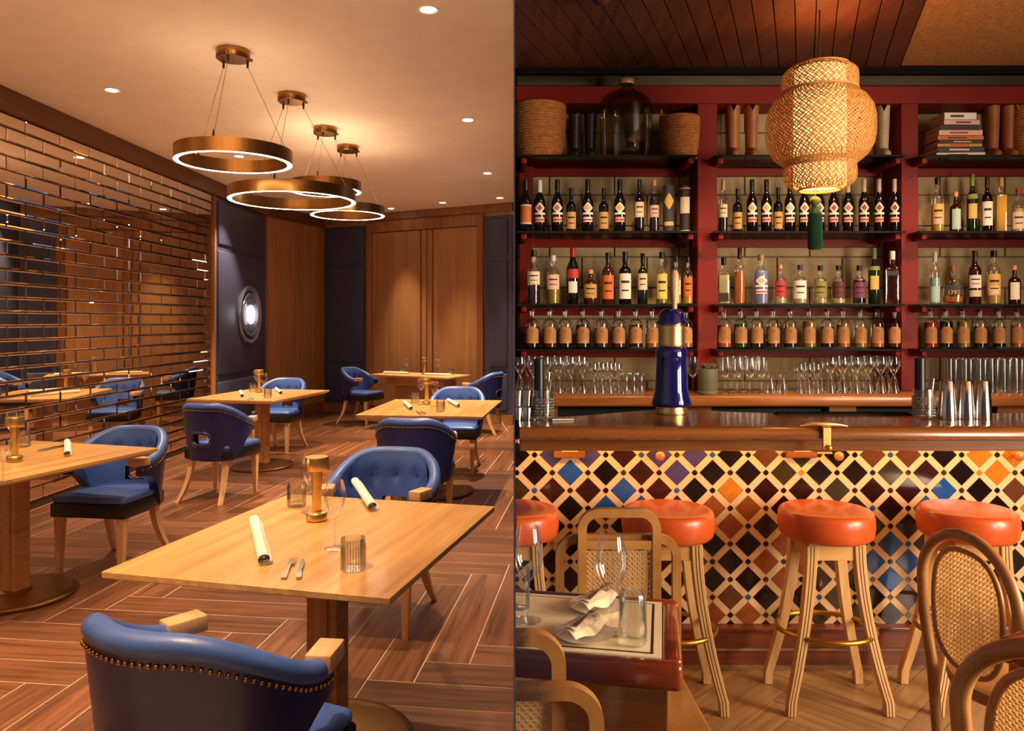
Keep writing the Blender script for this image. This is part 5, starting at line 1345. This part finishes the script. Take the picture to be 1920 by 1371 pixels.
def arch(hw, zt, rad, y0, y1, z0=0.0, n=10):
    """inverted U: up the left side, round corners, down the right side; leans from y0 (top) to y1 (bottom)"""
    pts = [(-hw, 0, z0), (-hw, 0, (z0 + zt - rad) / 2)]
    for i in range(n + 1):
        a = math.pi - math.pi / 2 * i / n; pts.append((-hw + rad + rad * math.cos(a), 0, zt - rad + rad * math.sin(a)))
    for i in range(n + 1):
        a = math.pi / 2 - math.pi / 2 * i / n; pts.append((hw - rad + rad * math.cos(a), 0, zt - rad + rad * math.sin(a)))
    pts += [(hw, 0, (z0 + zt - rad) / 2), (hw, 0, z0)]
    return [(x, y1 + (y0 - y1) * (z - z0) / (zt - z0), z) for x, _, z in pts]
def square_chair():
    yb = -.2
    rect = lambda x, z: abs(x) < .106 and .50 < z < .815
    ps = [('back_frame', mesh('back_frame', band(arch(.112, .925, .05, yb - .0, yb, .44), .026, .024), 'bent_beech', 50)),
          ('outer_frame', mesh('outer_frame', band(arch(.178, .84, .055, yb - .026, yb - .026, 0), .026, .024), 'bent_beech', 50)),
          ('cane_panel', mesh('cane_panel', cane(rect, -.106, .106, .50, .815, yb), 'cane')),
          ('top_rail', mesh('top_rail', MB().box((0, yb, .828), (.2, .02, .026)), 'bent_beech', bevel=.002)), ('lower_rail', mesh('lower_rail', MB().box((0, yb, .487), (.2, .02, .026)), 'bent_beech', bevel=.002)),
          ('seat', mesh('seat', MB().prism([(-.18, -.19), (.18, -.19), (.19, .17), (-.19, .17)], .425, .455), 'bent_beech', None, .008))]
    for s_ in (-1, 1):
        ps.append(('front_leg', mesh('front_leg', MB().tube([(s_ * .17, .15, .43), (s_ * .175, .16, 0)], [.015, .012], 10), 'bent_beech', 60)))
        ps.append(('arm', mesh('arm', band([(0, 0, 0), (0, 0, .01)], .01, .01), 'bent_beech')) if False else ('side_rail', mesh('side_rail', MB().tube([(s_ * .172, -.2, .2), (s_ * .172, .16, .2)], .008, 8), 'bent_beech', 60)))
    return ps
SQC = square_chair()
thing('cane_chair', 'square-backed cane chair behind the set cafe table, facing us', 'chair', SQC, (PX(1161, 2.335), 2.135, 0), R(180), 'square-backed cane chairs')
thing('cane_chair', 'square-backed cane chair cut by the divider, its back toward us', 'chair', SQC, (-.027, 1.61, 0), 0, 'square-backed cane chairs')
def round_chair(H, hw, thick, dense=.0145):
    yb = -.2; pts = []
    N = 40
    for i in range(N + 1):
        t = i / N; a = math.pi * (1.0 - t)
        pts.append((hw * math.cos(a) * 1.0, yb, H - .17 + .17 * math.sin(a)))
    low = [(-hw * .72, yb + .02, 0), (-hw * .78, yb + .02, .25), (-hw * .84, yb + .01, .46), (-hw * .96, yb, H - .28)]
    path = low + pts + [(-x, y, z) for x, y, z in low[::-1]]
    zc_, ah, av = (H + .48) / 2 - .015, hw * .72, (H - .48) / 2 - .03
    inn = lambda x, z: (abs(x) / ah) ** 2.6 + (abs(z - zc_) / av) ** 2.6 < 1
    ring = [(ah * (abs(math.cos(a)) ** .77) * (1 if math.cos(a) > 0 else -1), yb, zc_ + av * (abs(math.sin(a)) ** .77) * (1 if math.sin(a) > 0 else -1)) for a in [2 * math.pi * i / 48 for i in range(48)]]
    ps = [('bent_loop', mesh('bent_loop', MB().tube(path, thick, 12), 'bent_beech', 60)), ('panel_hoop', mesh('panel_hoop', MB().tube(ring, thick * .5, 8, True), 'bent_beech', 60)),
          ('cane_panel', mesh('cane_panel', cane(inn, -ah, ah, zc_ - av, zc_ + av, yb, dense), 'cane')),
          ('seat_hoop', mesh('seat_hoop', MB().lathe([(.15, .435), (.205, .43), (.21, .445), (.205, .462), (.17, .466), (.15, .462)], 40), 'bent_beech', 50)),
          ('seat_cane', mesh('seat_cane', cane(lambda x, z: x * x + z * z < .0225, -.15, .15, -.15, .15, 0, .0145).xform(Matrix.Translation((0, 0, .458)) @ Matrix.Rotation(R(90), 4, 'X')), 'cane'))]
    for s_ in (-1, 1): ps.append(('front_leg', mesh('front_leg', MB().tube([(s_ * .13, .14, .44), (s_ * .15, .17, 0)], [.017, .012], 10), 'bent_beech', 60)))
    return ps
thing('bentwood_chair', 'round-backed bentwood chair with pale cane panel before the last stool', 'chair', round_chair(.885, .19, .016), (PX(1800, 2.246) + .2, 2.246, 0), R(-82), 'round-backed bentwood chairs')
thing('bentwood_chair', 'dark bentwood chair back cut by the corner of the picture', 'chair', round_chair(.905, .20, .019, .012), (1.171, 1.477, 0), R(-60), 'round-backed bentwood chairs')
# ---- cafe tables
def cafe_table(w, d, panel=False):
    zt = .75
    ps = [('top_field', mesh('top_field', MB().box((0, 0, zt - .012), (w - .09, d - .07, .024)), 'table_cream')),
          ('inlay_line', mesh('inlay_line', MB().box((0, 0, zt - .0115), (w - .128, d - .104, .0242)), 'table_line')),
          ('inner_field', mesh('inner_field', MB().box((0, 0, zt - .011), (w - .142, d - .116, .0246)), 'table_cream'))]
    for (x, y, sx, sy) in ((0, -d / 2 + .018, w, .036), (0, d / 2 - .018, w, .036), (-w / 2 + .023, 0, .046, d - .07), (w / 2 - .023, 0, .046, d - .07)):
        ps.append(('edge_rail', mesh('edge_rail', MB().box((x, y, zt - .03), (sx, sy, .062)), 'mahogany', 40, .014, 3)))
    ps += [('pedestal', mesh('pedestal', MB().lathe([(.16, 0), (.16, .012), (.05, .03), (.024, .05), (.024, .40), (.034, .41), (.034, .425), (.024, .435), (.024, .69)], 28, (-.1 if panel else 0, 0, 0)), 'iron', 50)),
           ('underframe', mesh('underframe', MB().box((0, 0, .70), (w * .6, d * .6, .03)), 'iron'))]
    if panel: ps.append(('end_board', mesh('end_board', MB().box((w / 2 - .16, .02, .34), (.26, .03, .68)), 'bar_wood', bevel=.004)))
    return ps
ta = R(-11); tw_, td_ = .84, .42
fc = Vector((.372, 1.683)); u_ = Vector((math.cos(ta), math.sin(ta))); v_ = Vector((-math.sin(ta), math.cos(ta)))
tc_ = fc - u_ * tw_ / 2 + v_ * td_ / 2
thing('cafe_table', 'cream topped cafe table with mahogany edge set with plates and glasses', 'table', cafe_table(tw_, td_, True), (tc_.x, tc_.y, 0), ta, 'cafe tables')
tb = R(26); cn = Vector((1.158, 1.848)); u2 = Vector((math.cos(tb), math.sin(tb))); v2 = Vector((-math.sin(tb), math.cos(tb)))
tc2 = cn + u2 * .35 - v2 * .3
thing('cafe_table', 'corner of a mahogany edged cafe table between the two bentwood chairs', 'table', cafe_table(.7, .6), (tc2.x, tc2.y, 0), tb, 'cafe tables')
ZTB = .752
def tb_(px, py): g = G(px, py, .75); return (g.x, g.y, ZTB)
BIGW = mesh('wine_goblet', MB().shell([(0, .004), (.034, .001), (.034, .003), (.006, .010), (.0035, .02), (.0035, .095), (.006, .10), (.026, .122), (.037, .15), (.0385, .168), (.034, .205), (.028, .236)], 32), 'clear_glass', 70)
single('wine_goblet', BIGW, 'large empty wine glass beside the upturned tumbler on the cafe table', 'glass', tb_(1146, 1188), 0, 'wine glasses on the cafe table')
single('wine_goblet', BIGW, 'large empty wine glass close to the divider on the cafe table', 'glass', tb_(990, 1166), 0, 'wine glasses on the cafe table')
UPT = mesh('upturned_tumbler', MB().shell([(.033, 0), (.034, .004), (.032, .11), (.029, .117), (0, .118)], 32).shell([(.031, 0), (.029, .098), (0, .1)], 32), 'crystal_glass', 60)
single('upturned_tumbler', UPT, 'straight tumbler turned upside down near the table corner', 'glass', tb_(1186, 1206))
single('water_glass', mesh('water_glass', MB().shell([(0, .002), (.026, 0), (.028, .10)], 24), 'crystal_glass', 60), 'narrow water glass standing at the divider behind the wine glass', 'glass', tb_(974, 1140))
def plate_mesh(r): return mesh('plate', MB().lathe([(r * .55, 0), (r * .6, .003), (r * .95, .010), (r, .0125), (r * .97, .0125), (r * .6, .006), (0, .005)], 40), 'china', 50)
PLT = plate_mesh(.072)
for (px, py, lb) in ((1118, 1143, 'rear'), (1094, 1195, 'front')):
    c = tb_(px, py)
    thing('side_plate', 'speckled white plate at the %s setting of the cafe table' % lb, 'plate', [('dish', PLT)], c, 0, 'plates on the cafe table')
    nk = MB().grid(lambda u, v: (-.028 + .056 * u + .006 * math.sin(v * 5), -.075 + .15 * v, .014 + .020 * math.sin(math.pi * u) * (1 - .3 * v) + .008 * math.sin(6 * v + u)), 10, 12)
    thing('folded_napkin', 'folded cream napkin on the %s plate' % lb, 'napkin', [('cloth', mesh('cloth', nk, 'linen', 70)), ('fold', mesh('fold', MB().grid(lambda u, v: (-.022 + .05 * u, -.07 + .09 * v, .037 + .006 * math.sin(math.pi * u)), 8, 6), 'linen', 70))], (c[0], c[1], c[2] + .002), R(-38), 'napkins on the cafe table')
    thing('fork', 'steel fork tucked in the napkin of the %s plate' % lb, 'cutlery', FORK, (c[0] + .004, c[1] - .006, c[2] + .044), R(-30), 'forks on the cafe table', .72)
# ================================================================ keep each room on its side of the divider
bpy.context.view_layer.update()
def world_of(o):
    return o.matrix_world
kk = DIVR; nrm = Vector((1, -kk, 0)).normalized()
gone = []
for o in ROOM['bar']:
    if o.type != 'MESH' or o.name.startswith(('wall_', 'floor', 'ceiling', 'window', 'burlap')) or (o.parent and o.parent.name.startswith(('floor', 'ceiling'))): continue
    M = world_of(o); bb = [M @ Vector(c) for c in o.bound_box]
    ds = [nrm.dot(b) - .001 for b in bb]
    if min(ds) >= 0: continue
    if max(ds) <= .004: gone.append(o); continue
    me = o.data.copy(); bm = bmesh.new(); bm.from_mesh(me)
    Mi = M.inverted(); co = Mi @ (nrm * .001); no = (M.to_3x3().transposed() @ nrm).normalized()
    bmesh.ops.bisect_plane(bm, geom=bm.verts[:] + bm.edges[:] + bm.faces[:], plane_co=co, plane_no=no, clear_inner=True)
    ed = [e for e in bm.edges if e.is_boundary and all(abs((v.co - co).dot(no)) < 1e-5 for v in e.verts)]
    if ed and o.data.materials and not o.data.materials[0].name.startswith(('clear', 'crystal', 'cane', 'demi')):
        try: bmesh.ops.contextual_create(bm, geom=ed)
        except Exception: pass
    if len(bm.faces) == 0: bm.free(); gone.append(o); continue
    bm.to_mesh(me); bm.free(); o.data = me
for o in gone: bpy.data.objects.remove(o)
CUR[0] = 'dining'
